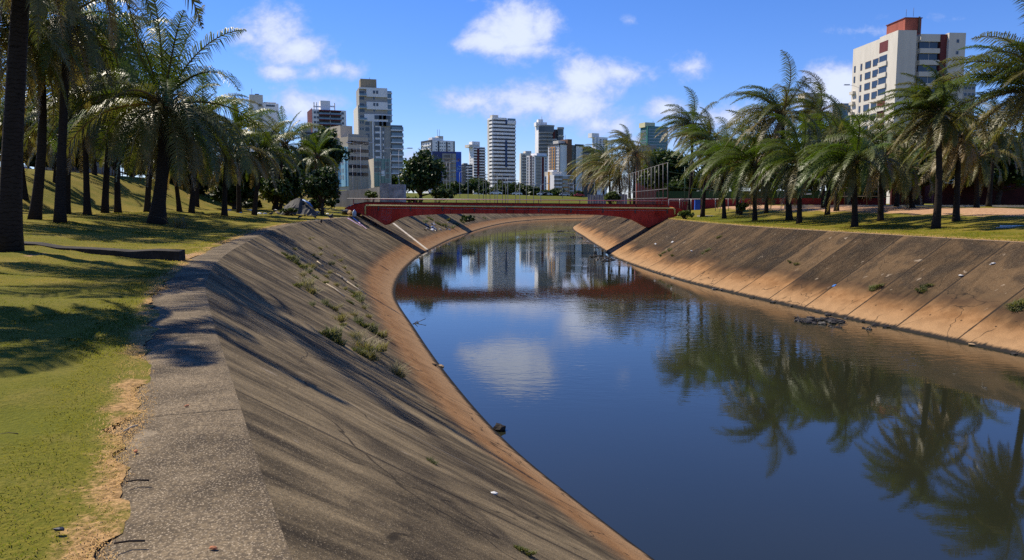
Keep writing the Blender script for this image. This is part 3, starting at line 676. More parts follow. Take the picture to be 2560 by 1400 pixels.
palm('outermost palm of the far clump, fronds streaming towards the towers', (1490, 505), (1489, 425), 70, 26, RWIND, 1.6, .24, seed=37, group=GR, tone=.55, D=146)
palm('low palm tucked in front of the far clump by the fence', (1552, 506), (1548, 440), 76, 24, RWIND, 1.7, .22, seed=38, group=GR, tone=.5, D=132)
palm('far palm rising behind the clump beside the white apartment block', (1508, 500), (1512, 396), 50, 20, RWIND, 1.5, .22, seed=39, group=GR, D=165)
palm('palm between the swept palm and the bright green palm, set back', (1845, 530), (1838, 385), 96, 22, RWIND, 1.5, .2, seed=40, group=GR, D=88)
palm('palm behind the full green crown, close under the cream tower', (2240, 535), (2262, 350), 120, 24, RWIND, 1.5, .2, seed=41, group=GR, D=74, tone=.4)
palm('background palm near the dark wall, right of the tall palm', (2470, 540), (2490, 330), 120, 24, RWIND, 1.5, .2, seed=42, group=GR, D=68)

palm('palm filling the row between the low upright palm and the full green palm', (2090, 550), (2100, 345), 118, 26, RWIND, 1.4, .2, seed=43, group=GR, D=72, tone=.2)
palm('palm behind the bright green palm, silvery fronds level with its tip', (1915, 532), (1925, 365), 108, 26, RWIND, 1.5, .2, seed=44, group=GR, D=82, tone=.35)
palm('palm right of the tall palm, drooping into the dark trees', (2440, 545), (2440, 390), 120, 26, RWIND, 1.6, .2, seed=45, group=GR, D=62, tone=.4)
palm('palm in the row left of the tall palm, crown touching the cream tower foot', (2280, 548), (2268, 420), 112, 26, RWIND, 1.5, .2, seed=46, group=GR, D=66, tone=.25)
def leaf_cloud(r, centres, per, rad, size, squash=.8):
    """leaf-sized quads scattered in clumps; returns V, F, tone"""
    C = np.repeat(centres, per, axis=0); N = len(C)
    d = nrm(r.normal(0, 1, (N, 3))); q = C + d * (rad * r.uniform(.35, 1.0, (N, 1)) ** .6) * np.array([1, 1, squash])
    nn = nrm(d * .55 + UP * .55 + r.normal(0, .55, (N, 3))); a = nrm(np.cross(nn, r.normal(0, 1, (N, 3)))); b = np.cross(nn, a)
    s = size * r.uniform(.6, 1.25, (N, 1))
    V = np.stack([q - a * s, q + b * s * .5 - UP * s * .1, q + a * s, q - b * s * .5 - UP * s * .1], 1).reshape(-1, 3); k = np.arange(N) * 4
    tcl = np.repeat(r.uniform(.15, .75, len(centres)), per)
    return V, np.column_stack([k, k + 1, k + 2, k + 3]), np.clip(np.repeat(tcl + r.normal(0, .14, N), 4), 0, 1)
def tree(label, base, box, D, seed, clumps=60, per=60, leaf=.3, group=None, cat='tree', name='broadleaf_tree', trunk=True, tone=0.0, depth=None, zb=None):
    """box = crown bounds in photo pixels (x0, y0, x1, y1)"""
    r = np.random.default_rng(seed); q = at(base[0], base[1], D); b = Vector((q.x, q.y, gz(q.x, q.y) if zb is None else zb))
    x0, y0, x1, y1 = box; c = at((x0 + x1) / 2, (y0 + y1) / 2, D) - b; rx = (x1 - x0) / 2 * D / F_PX; rz = (y1 - y0) / 2 * D / F_PX; ry = depth or rx * .85
    root = empty(name, b, label, cat, group)
    P = nrm(r.normal(0, 1, (clumps, 3))) * (r.uniform(.25, 1, (clumps, 1)) ** .5) * r.uniform(.62, .98, (clumps, 1))
    P[:, 2] = np.where(P[:, 2] < -.45, -P[:, 2] * .6, P[:, 2])
    cen = np.array(c) + P * np.array([rx, ry, rz]); cr = min(rx, rz) * .34
    V, F, T = leaf_cloud(r, cen, per, cr * r.uniform(.8, 1.25, (clumps * per, 1)), leaf)
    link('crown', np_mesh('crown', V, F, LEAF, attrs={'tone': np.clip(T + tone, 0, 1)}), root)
    mb = MB(); tr = max(.12, rz * .075)
    if trunk:
        fork = Vector((c.x * .4, c.y * .4, max(.5, c.z - rz * .8)))
        mb.tube([(0, 0, -.3), fork * .5 + Vector((0, 0, .1)), fork], [tr * 1.4, tr * 1.05, tr * .9], 8)
    else: fork = Vector((0, 0, 0))
    for k in range(9):
        e = Vector(cen[k * (clumps // 9)]); m_ = (fork + e) / 2 + Vector(r.normal(0, .12, 3)) * rz - Vector((0, 0, rz * .08))
        mb.tube([fork - Vector((0, 0, .1)), m_, e], [tr * .62, tr * .4, tr * .12], 6)
    mb.build('trunk' if trunk else 'stems', WOOD, root); return root
GT = 'broad-leaved trees behind the palms'
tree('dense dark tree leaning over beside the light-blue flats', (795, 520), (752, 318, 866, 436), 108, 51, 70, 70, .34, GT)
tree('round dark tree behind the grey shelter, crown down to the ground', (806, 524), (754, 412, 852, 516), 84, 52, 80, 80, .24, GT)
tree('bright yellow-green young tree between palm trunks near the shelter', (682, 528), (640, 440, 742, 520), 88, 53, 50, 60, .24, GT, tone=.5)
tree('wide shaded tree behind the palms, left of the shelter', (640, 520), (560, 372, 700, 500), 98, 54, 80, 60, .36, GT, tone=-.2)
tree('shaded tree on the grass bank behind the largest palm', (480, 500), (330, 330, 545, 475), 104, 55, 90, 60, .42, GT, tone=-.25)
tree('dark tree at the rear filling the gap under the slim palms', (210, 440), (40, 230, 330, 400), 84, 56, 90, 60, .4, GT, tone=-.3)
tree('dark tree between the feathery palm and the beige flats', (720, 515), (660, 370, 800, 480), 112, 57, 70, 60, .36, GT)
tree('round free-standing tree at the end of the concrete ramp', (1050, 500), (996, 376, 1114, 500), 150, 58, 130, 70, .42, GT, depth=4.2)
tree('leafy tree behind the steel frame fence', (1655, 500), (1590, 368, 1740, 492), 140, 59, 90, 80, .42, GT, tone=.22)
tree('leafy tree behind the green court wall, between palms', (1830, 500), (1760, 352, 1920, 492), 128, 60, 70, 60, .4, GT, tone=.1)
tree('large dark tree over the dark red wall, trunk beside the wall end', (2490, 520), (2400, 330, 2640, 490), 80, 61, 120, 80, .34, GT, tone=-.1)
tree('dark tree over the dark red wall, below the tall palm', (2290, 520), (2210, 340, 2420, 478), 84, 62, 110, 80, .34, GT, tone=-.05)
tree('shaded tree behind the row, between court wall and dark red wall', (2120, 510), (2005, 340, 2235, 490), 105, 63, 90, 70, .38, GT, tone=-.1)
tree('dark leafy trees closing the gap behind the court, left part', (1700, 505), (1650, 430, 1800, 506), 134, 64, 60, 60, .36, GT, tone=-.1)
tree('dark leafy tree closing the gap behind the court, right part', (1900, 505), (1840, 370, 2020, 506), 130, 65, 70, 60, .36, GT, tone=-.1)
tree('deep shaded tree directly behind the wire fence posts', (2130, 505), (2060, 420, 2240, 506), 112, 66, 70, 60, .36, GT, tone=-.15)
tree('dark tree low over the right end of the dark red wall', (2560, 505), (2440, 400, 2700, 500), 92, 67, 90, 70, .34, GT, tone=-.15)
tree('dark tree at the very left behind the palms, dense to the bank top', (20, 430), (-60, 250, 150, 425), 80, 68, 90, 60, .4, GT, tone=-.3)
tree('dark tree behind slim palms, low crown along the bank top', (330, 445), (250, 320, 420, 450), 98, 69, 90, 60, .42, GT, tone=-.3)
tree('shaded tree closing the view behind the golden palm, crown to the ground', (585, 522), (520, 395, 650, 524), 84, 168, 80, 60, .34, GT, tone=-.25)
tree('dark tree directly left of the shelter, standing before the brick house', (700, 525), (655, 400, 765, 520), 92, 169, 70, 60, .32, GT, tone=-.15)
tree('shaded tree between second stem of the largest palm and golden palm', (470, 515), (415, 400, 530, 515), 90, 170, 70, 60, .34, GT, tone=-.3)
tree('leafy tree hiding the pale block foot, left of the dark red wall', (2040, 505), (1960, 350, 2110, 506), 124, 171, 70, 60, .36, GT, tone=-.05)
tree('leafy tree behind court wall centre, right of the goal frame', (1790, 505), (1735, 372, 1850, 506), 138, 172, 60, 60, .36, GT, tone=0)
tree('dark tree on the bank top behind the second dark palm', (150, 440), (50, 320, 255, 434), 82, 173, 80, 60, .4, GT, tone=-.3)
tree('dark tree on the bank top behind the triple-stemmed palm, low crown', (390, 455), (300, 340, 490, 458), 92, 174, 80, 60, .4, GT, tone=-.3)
# far tree line at the foot of the towers
GF_ = 'trees along the far road below the towers'
FT = [((1150, 486), (1105, 455, 1165, 486), 330, 'low spreading tree below the blue office block'), ((1195, 488), (1163, 440, 1232, 486), 360, 'dense dark tree between blue office block and striped tower'),
      ((1255, 490), (1222, 452, 1292, 490), 380, 'dark tree at the foot of the striped tower'), ((1290, 492), (1262, 455, 1332, 492), 350, 'wide olive tree right of the striped tower'),
      ((1345, 492), (1315, 465, 1352, 493), 340, 'small tree with bare lower branches by the red-striped block'), ((1398, 494), (1368, 470, 1412, 494), 330, 'small bush-like tree before the stepped white block'),
      ((1120, 484), (1085, 458, 1136, 486), 300, 'low shrubby tree under the blue wall'), ((1180, 488), (1135, 458, 1215, 488), 345, 'broad shadowy tree line gap filler left of the power poles'.replace(' line gap filler', '')), ((1320, 492), (1280, 462, 1350, 492), 345, 'shady tree between striped tower and red-striped block'), ((1385, 495), (1335, 474, 1420, 495), 322, 'low hedge-like tree before the yellow-striped block'), ((1270, 490), (1235, 462, 1300, 490), 365, 'dense tree under the right corner of the striped tower'), ((1440, 496), (1424, 476, 1462, 497), 320, 'low tree near the parked red car'),
      ((1225, 489), (1200, 470, 1246, 490), 330, 'small pale tree among lamp posts below the striped tower'), ((985, 470), (940, 440, 1010, 470), 320, 'low bush in front of the green glass block')]
for k, (b, bx_, D, lb) in enumerate(FT): tree(lb, b, bx_, D, 70 + k, 34, 40, .75, GF_)
tree('clipped bright shrub growing through the concrete fence', (1530, 505), (1508, 478, 1550, 508), 112, 90, 40, 50, .26, None, 'shrub', 'shrub', False, .45)
tree('scrubby bush on the grass slope right of the round tree', (1090, 505), (1060, 470, 1150, 505), 170, 91, 50, 50, .4, None, 'shrub', 'shrub', False, .1)
tree('pale weedy bush at the far end of the ramp wall', (1020, 505), (990, 492, 1062, 508), 140, 92, 30, 40, .3, None, 'shrub', 'shrub', False, .5)
tree('light green young palm-like shrub in front of the ramp wall', (925, 500), (908, 477, 945, 497), 118, 93, 24, 40, .26, None, 'shrub', 'shrub', False, .55)
tree('bush hanging over the far bank under the bridge', (1165, 545), (1140, 536, 1195, 556), 128, 94, 24, 40, .22, None, 'shrub', 'shrub', False, .1, zb=-1.6)
tree('cut-branch heap of green leaves on the lawn before the court', (1853, 532), (1838, 506, 1872, 530), 84, 95, 26, 40, .18, None, 'shrub', 'shrub', False, .45)
tree('low weeds growing at the foot of the grey shelter', (712, 535), (695, 520, 745, 534), 76, 96, 20, 40, .14, None, 'shrub', 'shrub', False, .35)
tree('tall grass clump at the right end of the bridge', (1712, 540), (1690, 524, 1740, 545), 80, 97, 24, 40, .16, None, 'shrub', 'shrub', False, .6)
tree('dark undergrowth in shade between slender trunks', (560, 520), (480, 480, 660, 528), 92, 98, 60, 50, .28, None, 'shrub', 'shrub', False, -.25)
tree('dusty undergrowth along the ramp left of the rubbish heap', (800, 510), (760, 490, 850, 524), 96, 99, 40, 50, .22, None, 'shrub', 'shrub', False, -.05)

# grass: lawn blades of the near ground, dry fringe along the path
def blades(X, h0, h1, w, r, tone, z=None):
    N = len(X); zz = (ground_z(X) if z is None else z); a = r.uniform(0, 6.283, N); hh = r.uniform(h0, h1, N) * .75; ww = w * r.uniform(.7, 1.3, N)
    ln = hh * r.uniform(.5, 2.4, N); dxy = np.column_stack([np.cos(a), np.sin(a)]); prp = np.column_stack([-dxy[:, 1], dxy[:, 0]])
    b = np.column_stack([X, zz - .01]); s3 = np.column_stack([prp * ww[:, None] * .5, np.zeros(N)])
    mid = b + np.column_stack([dxy * (ln * .35)[:, None], hh * .65]); tip = b + np.column_stack([dxy * ln[:, None], hh])
    V = np.stack([b - s3, b + s3, mid + s3 * .7, mid - s3 * .7, tip], 1).reshape(-1, 3); k = np.arange(N) * 5
    return V, np.column_stack([k, k + 1, k + 2, k + 3]), np.column_stack([k + 3, k + 2, k + 4]), np.clip(np.repeat(tone, 5) + r.normal(0, .03, N * 5), 0, 1)
def strip_sample(r, N, y0, y1, off0, off1, power=1.0):
    """points on the lawn measured outwards from the crest"""
    ys = y0 + (y1 - y0) * r.random(N) ** power; d = off0 + (off1 - off0) * r.random(N)
    cx = np.interp(ys, Lc[10:130, 1], Lc[10:130, 0]); nx = np.gradient(Lc[10:130], axis=0); t = nrm(nx); tx_ = np.interp(ys, Lc[10:130, 1], t[:, 0]); ty_ = np.interp(ys, Lc[10:130, 1], t[:, 1])
    return np.column_stack([cx - ty_ * d, ys + tx_ * d]), d
r = np.random.default_rng(11); gs = []
for N, y0, y1, o1, h0, h1, w in ((85000, -1.0, 9, 4.6, .008, .021, .005), (70000, 8, 17, 9, .014, .036, .009), (50000, 16, 34, 13, .016, .042, .015), (40000, 32, 70, 16, .02, .05, .022)):
    X, d = strip_sample(r, N, y0, y1, .80, o1)
    tn = .30 + (vnoise(X, .6, 3) - .5) * .5 + (vnoise(X, 2.5, 4) - .5) * .35
    edge_ = np.exp(-((d - .84) / .16) ** 2) * (.35 + .9 * vnoise(X, 1.1, 8)); tn = np.clip(tn, .05, .62) + edge_ * .7; keep_ = r.random(len(X)) > edge_ * .75; X, tn = X[keep_], tn[keep_]
    gs.append(blades(X, h0, h1, w, r, tn, np.maximum(ground_z(X), 0.03)))
V, F, T = join(gs); tag(link('grass', np_mesh('grass', V, F, GRASSB, attrs={'tone': T})), 'short yellow-green lawn grass beside the footpath', 'grass', None, 'stuff')
gs = []
for N, y0, y1, w, hm in ((26000, -1, 8, .005, .016), (12000, 8, 20, .009, .025), (4000, 20, 40, .014, .03)):
    X, d = strip_sample(r, N, y0, y1, .60, .98); k = vnoise(X, 1.2, 12) * .7 + vnoise(X, 4, 13) * .3 - np.abs(d - .8) * 1.5
    X = X[k > .24 + .2 * r.random(len(X))]; gs.append(blades(X, .01, hm, w, r, r.uniform(.86, 1.0, len(X)), np.full(len(X), .018) + r.uniform(0, .012, len(X))))
V, F, T = join(gs); tag(link('dry_grass', np_mesh('dry_grass', V, F, GRASSB, attrs={'tone': T})), 'straw-coloured dead grass fringe at the path edge', 'grass', None, 'stuff')
gs = []
def rstrip(N, o0, o1, s0=20, s1=62):
    k = r.uniform(s0, s1, N); i0 = k.astype(int); f_ = (k - i0)[:, None]; P = Rc[i0] * (1 - f_) + Rc[i0 + 1] * f_; t = nrm(np.gradient(Rc, axis=0))[i0]
    d = r.uniform(o0, o1, N); return P + np.column_stack([t[:, 1], -t[:, 0]]) * d[:, None]
X = rstrip(26000, .05, 7); gs.append(blades(X, .03, .10, .03, r, .28 + (vnoise(X, .5, 3) - .5) * .6 + r.normal(0, .08, len(X))))
X = rstrip(5000, .02, .7); gs.append(blades(X, .04, .14, .03, r, r.uniform(.5, .95, len(X))))
V, F, T = join(gs); tag(link('grass', np_mesh('grass', V, F, GRASSB, attrs={'tone': np.clip(T, 0, 1)})), 'lawn grass along the crest under the windblown palms', 'grass', None, 'stuff')

# tufts rooted in the slab joints of the near bank
def tuft_mesh(seed, n, h, w, spread, tone):
    r = np.random.default_rng(seed); a = r.uniform(0, 6.283, n); rr = spread * np.sqrt(r.random(n)); X = np.column_stack([np.cos(a) * rr, np.sin(a) * rr])
    V, f4, f3, T = blades(X, h * .4, h, w, r, r.uniform(*tone, n), np.zeros(n)); return np_mesh('tuft', V, [f4, f3], TUFT, attrs={'tone': T})
T_DRY = [tuft_mesh(200 + k, 120, .50, .02, .19, (.6, 1.0)) for k in range(3)]
T_GRN = [tuft_mesh(210 + k, 190, .24, .028, .27, (.1, .75)) for k in range(3)]
ZB = lambda x, y: (600 + x * .34286, 520 + y * .34286)
dry = [(400, 305, .7), (510, 228, .55), (532, 222, .5), (632, 285, .5), (585, 300, .8), (535, 352, .7), (585, 345, .8), (565, 372, .6), (690, 350, .5), (735, 390, .8), (655, 415, .9), (630, 505, .8), (530, 440, .9), (655, 480, .9), (760, 440, .8), (790, 478, .8), (820, 525, .8),
       (460, 498, .9), (850, 575, .6), (705, 570, .8), (765, 598, .7), (480, 580, 1.3), (520, 620, 1.2), (500, 560, 1.2), (860, 630, .8), (905, 735, .8), (690, 745, .9), (735, 830, 1.1), (735, 720, .5), (830, 785, .8), (940, 800, .7), (1040, 945, 1.1), (860, 960, 1.0), (900, 1030, 1.5), (960, 1110, 1.2), (1020, 1050, 1.3), (1140, 1210, 1.0), (1165, 1230, .8), (830, 950, .8), (690, 940, .8)]
grn = [(330, 345, 1.0), (360, 375, 1.1), (390, 395, 1.2), (420, 410, 1.1), (455, 440, 1.1), (495, 470, 1.0), (545, 505, .8), (620, 550, .7), (670, 410, .9), (820, 620, 1.0), (840, 655, 1.3), (865, 680, 1.2), (800, 690, .8), (415, 575, .9), (610, 700, .8), (655, 720, .7), (745, 860, .6), (850, 835, 1.0), (885, 855, 1.1), (920, 875, 1.1), (960, 895, 1.0), (985, 915, 1.0), (620, 930, 1.0), (660, 950, 1.3), (690, 970, 1.2), (930, 1060, 1.3), (520, 710, .6), (870, 1060, 1.0)]
for k, (x, y, s) in enumerate(dry):
    p = hit(*ZB(x, y), BV_L); o = link('grass_tuft', T_DRY[k % 3], None, p, (0, R(12), k * 1.7), (s * .78,) * 3)
    tag(o, 'tuft of dry straw-coloured grass sprouting from a joint in the sloping bank', 'grass tuft', 'dry grass tufts on the sloping bank')
for k, (x, y, s) in enumerate(grn):
    p = hit(*ZB(x, y), BV_L); o = link('weed_clump', T_GRN[k % 3], None, p, (0, R(25), k * 2.1), (s * .8,) * 3)
    tag(o, 'low clump of green weeds sprouting from a joint in the sloping bank', 'weeds', 'green weeds on the sloping bank')
near_t = [(1078, 1155, .5), (1300, 1375, .55), (1322, 1388, .5)]
for k, (px, py, s) in enumerate(near_t): tag(link('grass_sprig', T_GRN[k % 3], None, hit(px, py, BV_L), (0, R(25), k), (s * .5, s * .5, s * .45)), 'small green sprig low on the near concrete slope', 'grass tuft', 'green sprigs near the camera')
rt = [(1660, 632, .8), (1676, 626, .9), (1652, 640, .9), (1682, 640, .7), (1798, 594, .8), (1770, 626, .9), (1758, 634, .7), (1975, 656, .7), (1992, 662, .7), (2196, 718, 1.0), (2184, 722, .9), (2312, 722, .9), (2300, 730, .9), (2322, 716, .7), (2556, 760, 1.6), (2545, 770, 1.2)]
for k, (px, py, s) in enumerate(rt): tag(link('weed_clump', T_GRN[k % 3], None, hit(px, py, BV_R), (0, R(-25), k * 1.3), (s,) * 3), 'small weed clump in a joint of the slope under the palms', 'weeds', 'weeds on the slope under the palms')
ft_ = [(1095, 560), (1110, 566), (1120, 552), (1130, 570), (1140, 562), (1075, 548), (1155, 556), (1180, 550), (1062, 556), (1210, 546)]
for k, (px, py) in enumerate(ft_): tag(link('weed_clump', T_GRN[k % 3], None, hit(px, py, BV_L, 120), (0, R(25), k * 1.3), (2.2,) * 3), 'weed clump on the far bank seen under the bridge', 'weeds', 'weeds on the bank beyond the bridge')

# ------------------------------------------------------------------ buildings
WHITE = plain('white_render', (0.80, 0.79, 0.77), .8, .25, .08, .25, streak=True)
WARMW = plain('cream_render', (0.62, 0.58, 0.50), .85, .25, .10, .25, streak=True)
GREYW = plain('grey_render', (0.36, 0.34, 0.30), .85, .25, .12, .25, streak=True)
BEIGE = plain('beige_render', (0.50, 0.43, 0.33), .85, .2, .14, .25, streak=True)
TAN = plain('tan_render', (0.40, 0.31, 0.20), .85, .2, .14, .25, streak=True)
BROWN = plain('brown_tiles', (0.17, 0.09, 0.055), .7, .3, .15, .4)
MAROON = plain('maroon_tiles', (0.13, 0.030, 0.030), .7, .3, .15, .4)
BRICK = plain('red_brick_tiles', (0.30, 0.085, 0.055), .75, .25, .15, .5, streak=True)
NAVY = plain('navy_panels', (0.018, 0.030, 0.15), .45, .5, .12, .2)
BLUE = plain('bright_blue_banner', (0.020, 0.10, 0.52), .5, .4, .12, .2)
DARK = plain('dark_grey_panels', (0.045, 0.048, 0.055), .5, .4, .2, .3)
OCHRE = plain('ochre_panels', (0.52, 0.25, 0.055), .7, .3, .12, .3)
TEALW = plain('teal_panels', (0.035, 0.15, 0.13), .6, .35, .12, .3)
LBLUE = plain('light_blue_render', (0.26, 0.48, 0.58), .8, .25, .08, .3)
STRIPB = plain('deep_blue_strip', (0.02, 0.06, 0.15), .5, .4, .1, .3)
GREENG = plain('green_glass', (0.035, 0.15, 0.125), .18, .8, .25, .35)
GLASS = plain('dark_window_glass', (0.022, 0.027, 0.034), .14, .7, .35, .4)
BGLASS = plain('blue_grey_glass', (0.09, 0.16, 0.20), .12, .8, .3, .5)
FRAMEM = plain('aluminium_frame', (0.45, 0.45, 0.45), .5, .4, .1, 2)

class Bld:
    """a block whose nearest corner stands at photo column xc; one face runs right to column xr, the other left to column xl"""
    def __init__(s, name, label, cat, xl, xc, xr, ytop, D, phi, mat_, ybase=None, depth=14.0, z0=None, group='towers of the skyline', body='walls'):
        s.D = D; s.phi = R(phi); s.yr = yr = min(505, ytop + 45); c = at(xc, yr, D); s.zg = gz(c.x, c.y) if z0 is None else z0
        s.C = Vector((c.x, c.y, s.zg)); s.zt = zat(ytop, D) - s.zg
        a = (math.cos(s.phi), math.sin(s.phi)); b = (-math.sin(s.phi), math.cos(s.phi))
        def along(px, d):
            k = (px - 1280) / F_PX * 1.0
            # horizontal ratio x / y for this column on the horizon
            k = ray(px, yr).x / ray(px, yr).y
            den = d[0] - k * d[1]
            return (k * c.y - c.x) / den if abs(den) > 1e-6 else depth
        s.w = along(xr, a); s.d = along(xl, b) if xl < xc - .5 else depth
        if xr <= xc + .5: s.w = depth
        s.xl, s.xc, s.xr, s.a, s.b = xl, xc, xr, a, b
        s.o = empty(name, s.C, label, cat, group, s.phi)
        if body: MB().box(0, s.w, 0, s.d, -3, s.zt).build(body, mat_, s.o)
        s.cache = {}
    def u(s, px):      # distance along the right face for a photo column
        k = ray(px, s.yr).x / ray(px, s.yr).y; return (k * s.C.y - s.C.x) / (s.a[0] - k * s.a[1])
    def t(s, px):      # distance along the left face
        k = ray(px, s.yr).x / ray(px, s.yr).y; return (k * s.C.y - s.C.x) / (s.b[0] - k * s.b[1])
    def z(s, py, off=0.0): return zat(py, s.D + off) - s.zg
    def part(s, name, mat_, x0, x1, y0, y1, z0, z1):
        return MB().box(min(x0, x1), max(x0, x1), min(y0, y1), max(y0, y1), min(z0, z1), max(z0, z1)).build(name, mat_, s.o)
    def slab(s, name, mat_, px0, px1, py0, py1, proud=.25, face='r', back=.0):
        """a panel on a face, bounded by photo columns and rows at the corner's distance"""
        if face == 'r': return s.part(name, mat_, s.u(px0), s.u(px1), -proud, back, s.z(py0), s.z(py1))
        return s.part(name, mat_, -proud, back, s.t(px0), s.t(px1), s.z(py0), s.z(py1))
    def win(s, name, pxs, pys, w, h, face='r', proud=.06, glass=None, frame=None, plane=0.0):
        """separate windows centred on photo columns / rows, w x h metres, sharing one mesh"""
        key = (name, w, h, face, glass.name if glass else '')
        if key not in s.cache:
            mb = MB(); f = min(.12, w * .12)
            if face == 'r':
                mb.box(-w/2, w/2, -proud, .0, -h/2, h/2, 1); mb.box(-w/2 + f, w/2 - f, -proud - .012, -proud, -h/2 + f, h/2 - f, 0)
            else:
                mb.box(-proud, .0, -w/2, w/2, -h/2, h/2, 1); mb.box(-proud - .012, -proud, -w/2 + f, w/2 - f, -h/2 + f, h/2 - f, 0)
            s.cache[key] = mb.mesh(name, [glass or GLASS, frame or FRAMEM])
        for px in pxs:
            for py in pys:
                loc = (s.u(px), -plane, s.z(py)) if face == 'r' else (-plane, s.t(px), s.z(py))
                link(name, s.cache[key], s.o, loc)
    def bands(s, name, mat_, px0, px1, pys, hpx, proud=.25, face='r'):
        for py in pys: s.slab(name, mat_, px0, px1, py - hpx / 2, py + hpx / 2, proud, face)
    def mast(s, px, py0, py1):
        x = s.u(px); MB().tube([(x, 2, s.z(py1)), (x, 2, s.z(py0))], .09 * s.D / 400, 5).build('antenna', RUST, s.o)
    def roofbox(s, name, mat_, px0, px1, py0, py1, y0=1.5, y1=8):
        return s.part(name, mat_, s.u(px0), s.u(px1), y0, y1, s.z(py1) - .2, s.z(py0))
ar = np.arange
# left: white tower with dark window column
B = Bld('apartment_tower', 'white tower behind the left palms with one column of dark windows', 'building', 625, 625, 697.5, 256, 500, 21, WHITE, depth=16)
B.roofbox('stair_tower', WARMW, 625.5, 659, 236, 256, -.4, 9); B.slab('stair_face', WARMW, 646, 658, 236, 470, .5); B.win('window', [651.5], ar(262, 440, 13.2), 2.3, 2.0, plane=.5)
B.slab('window', GLASS, 666, 688, 260, 264.5, .1); B.roofbox('roof_tank', DARK, 640, 650, 233, 237, 1, 4); B.mast(632, 220, 236); B.roofbox('parapet', BEIGE, 661, 692, 252.5, 256, 2, 9)
# brown and white with curved balconies
B = Bld('apartment_tower', 'white and maroon tower with rows of maroon balconies in its centre', 'building', 769.5, 781.5, 866, 273, 463, 22, WHITE)
B.slab('side_wall', MAROON, 769.5, 781.5, 270, 480, .15, 'l'); B.roofbox('roof_tank', WHITE, 804, 828, 249, 273, 2, 9)
for x in (786.5, 793, 838): B.roofbox('roof_frame', WHITE, x, x + 2.5, 254, 273, 2, 3)
B.roofbox('roof_frame', WHITE, 828, 839, 261, 263.5, 2, 3); B.roofbox('roof_frame', WHITE, 786, 804, 263, 265.5, 2, 3)
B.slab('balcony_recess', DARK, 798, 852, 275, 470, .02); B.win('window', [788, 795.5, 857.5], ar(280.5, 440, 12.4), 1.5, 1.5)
for y in ar(285, 440, 12.4):
    for x0, x1 in ((798, 825), (826, 853)): B.slab('balcony', BGLASS, x0, x1, y - 4, y, 1.5); B.slab('balcony_slab', MAROON, x0, x1, y, y + 2.6, 1.7)
B.slab('balcony_top', MAROON, 798, 853, 274, 277, 1.5); B.slab('balcony_divider', WHITE, 825, 826, 273, 470, .8)
# tall stepped white and grey tower
B = Bld('apartment_tower', 'tall stepped tower with white and grey bands and a tan box on top', 'building', 886, 898.5, 977, 303, 365, 17, GREYW, depth=18)
zb_ = B.z(303); fr_x, fr_r = B.u(900), B.u(969.6)
B.part('upper_body', GREYW, fr_x, B.u(970), .3, 14, zb_, B.z(218)); B.slab('side_wing', WARMW, 886.5, 898, 262, 480, .3, 'l', 3)
for k, (y0, y1) in enumerate(((218, 241), (253.6, 272.5), (284.5, 303))): B.part('white_band', WHITE, B.u(918 if k < 2 else 912), B.u(970), -.5, 8, B.z(y1), B.z(y0))
B.part('white_band', WHITE, B.u(900), B.u(918), -.5, 8, B.z(222), B.z(218))
for y in (226, 257, 287): B.part('balcony', BGLASS, B.u(900), B.u(917.5), -1.0, .2, B.z(y + 12), B.z(y + 7.5)); B.part('balcony_slab', WARMW, B.u(900), B.u(917.5), -1.1, .2, B.z(y + 13.6), B.z(y + 12))
B.win('window', [937, 944.5], [229, 260], 1.1, 1.6, plane=.5); B.win('window', [937], [244, 275], 1.1, 1.4, plane=-.3); B.win('window', [907], [231, 245, 262, 276, 292], 2.6, 1.7, plane=-.3)
B.part('glass_corner', BGLASS, B.u(970), B.u(970) + .01 + (B.u(990) - B.u(970)) * .55, .6, 12, zb_, B.z(224)); 
for y in ar(228, 300, 14): B.part('glass_corner_slab', WHITE, B.u(970), B.u(971) + (B.u(990) - B.u(970)) * .58, .3, 12.3, B.z(y + 2.5), B.z(y))
B.roofbox('roof_box', TAN, 905, 945, 194.5, 218, 2, 9); B.mast(928, 190, 195)
B.part('terrace_rail', BGLASS, B.u(898.5), B.u(977), -.2, -.05, zb_, B.z(298))
B.slab('white_pilaster', WHITE, 931, 934.5, 303, 475, .4); B.slab('white_panel', WHITE, 938, 953, 314, 470, .35); B.slab('white_pilaster', WHITE, 956.5, 959.5, 322, 475, .4)
B.slab('white_frieze', WHITE, 936, 977, 304, 313, .6)
B.win('window', [902, 908], [306, 322], 1.1, 1.4); B.win('window', [919], ar(307, 470, 15.6), 2.2, 2.2); B.win('window', [942], ar(322, 470, 15.6), 3.0, 2.1, plane=.35); B.win('window', [958], ar(322, 470, 15.6), 1.0, 2.0, plane=.4)
B.win('window', [946, 957, 967], [292, 308], 3.6, 2.0, plane=.6)
q0, q1 = B.u(977), B.u(1007); B.part('balcony_wing', GREYW, q0, q1, .5, 16, -3, B.z(310))
for y in ar(320, 470, 15.6):
    B.part('balcony_glass', BGLASS, q0 + .3, q1 + .2, -.9, .4, B.z(y + 2), B.z(y - 5)); B.part('balcony_slab', WHITE, q0, q1 + .3, -1.1, .45, B.z(y + 5), B.z(y + 2)); B.part('balcony_shadow_gap', GLASS, q0 + .2, q1 - .3, .3, .49, B.z(y - 5), B.z(y - 9.5))
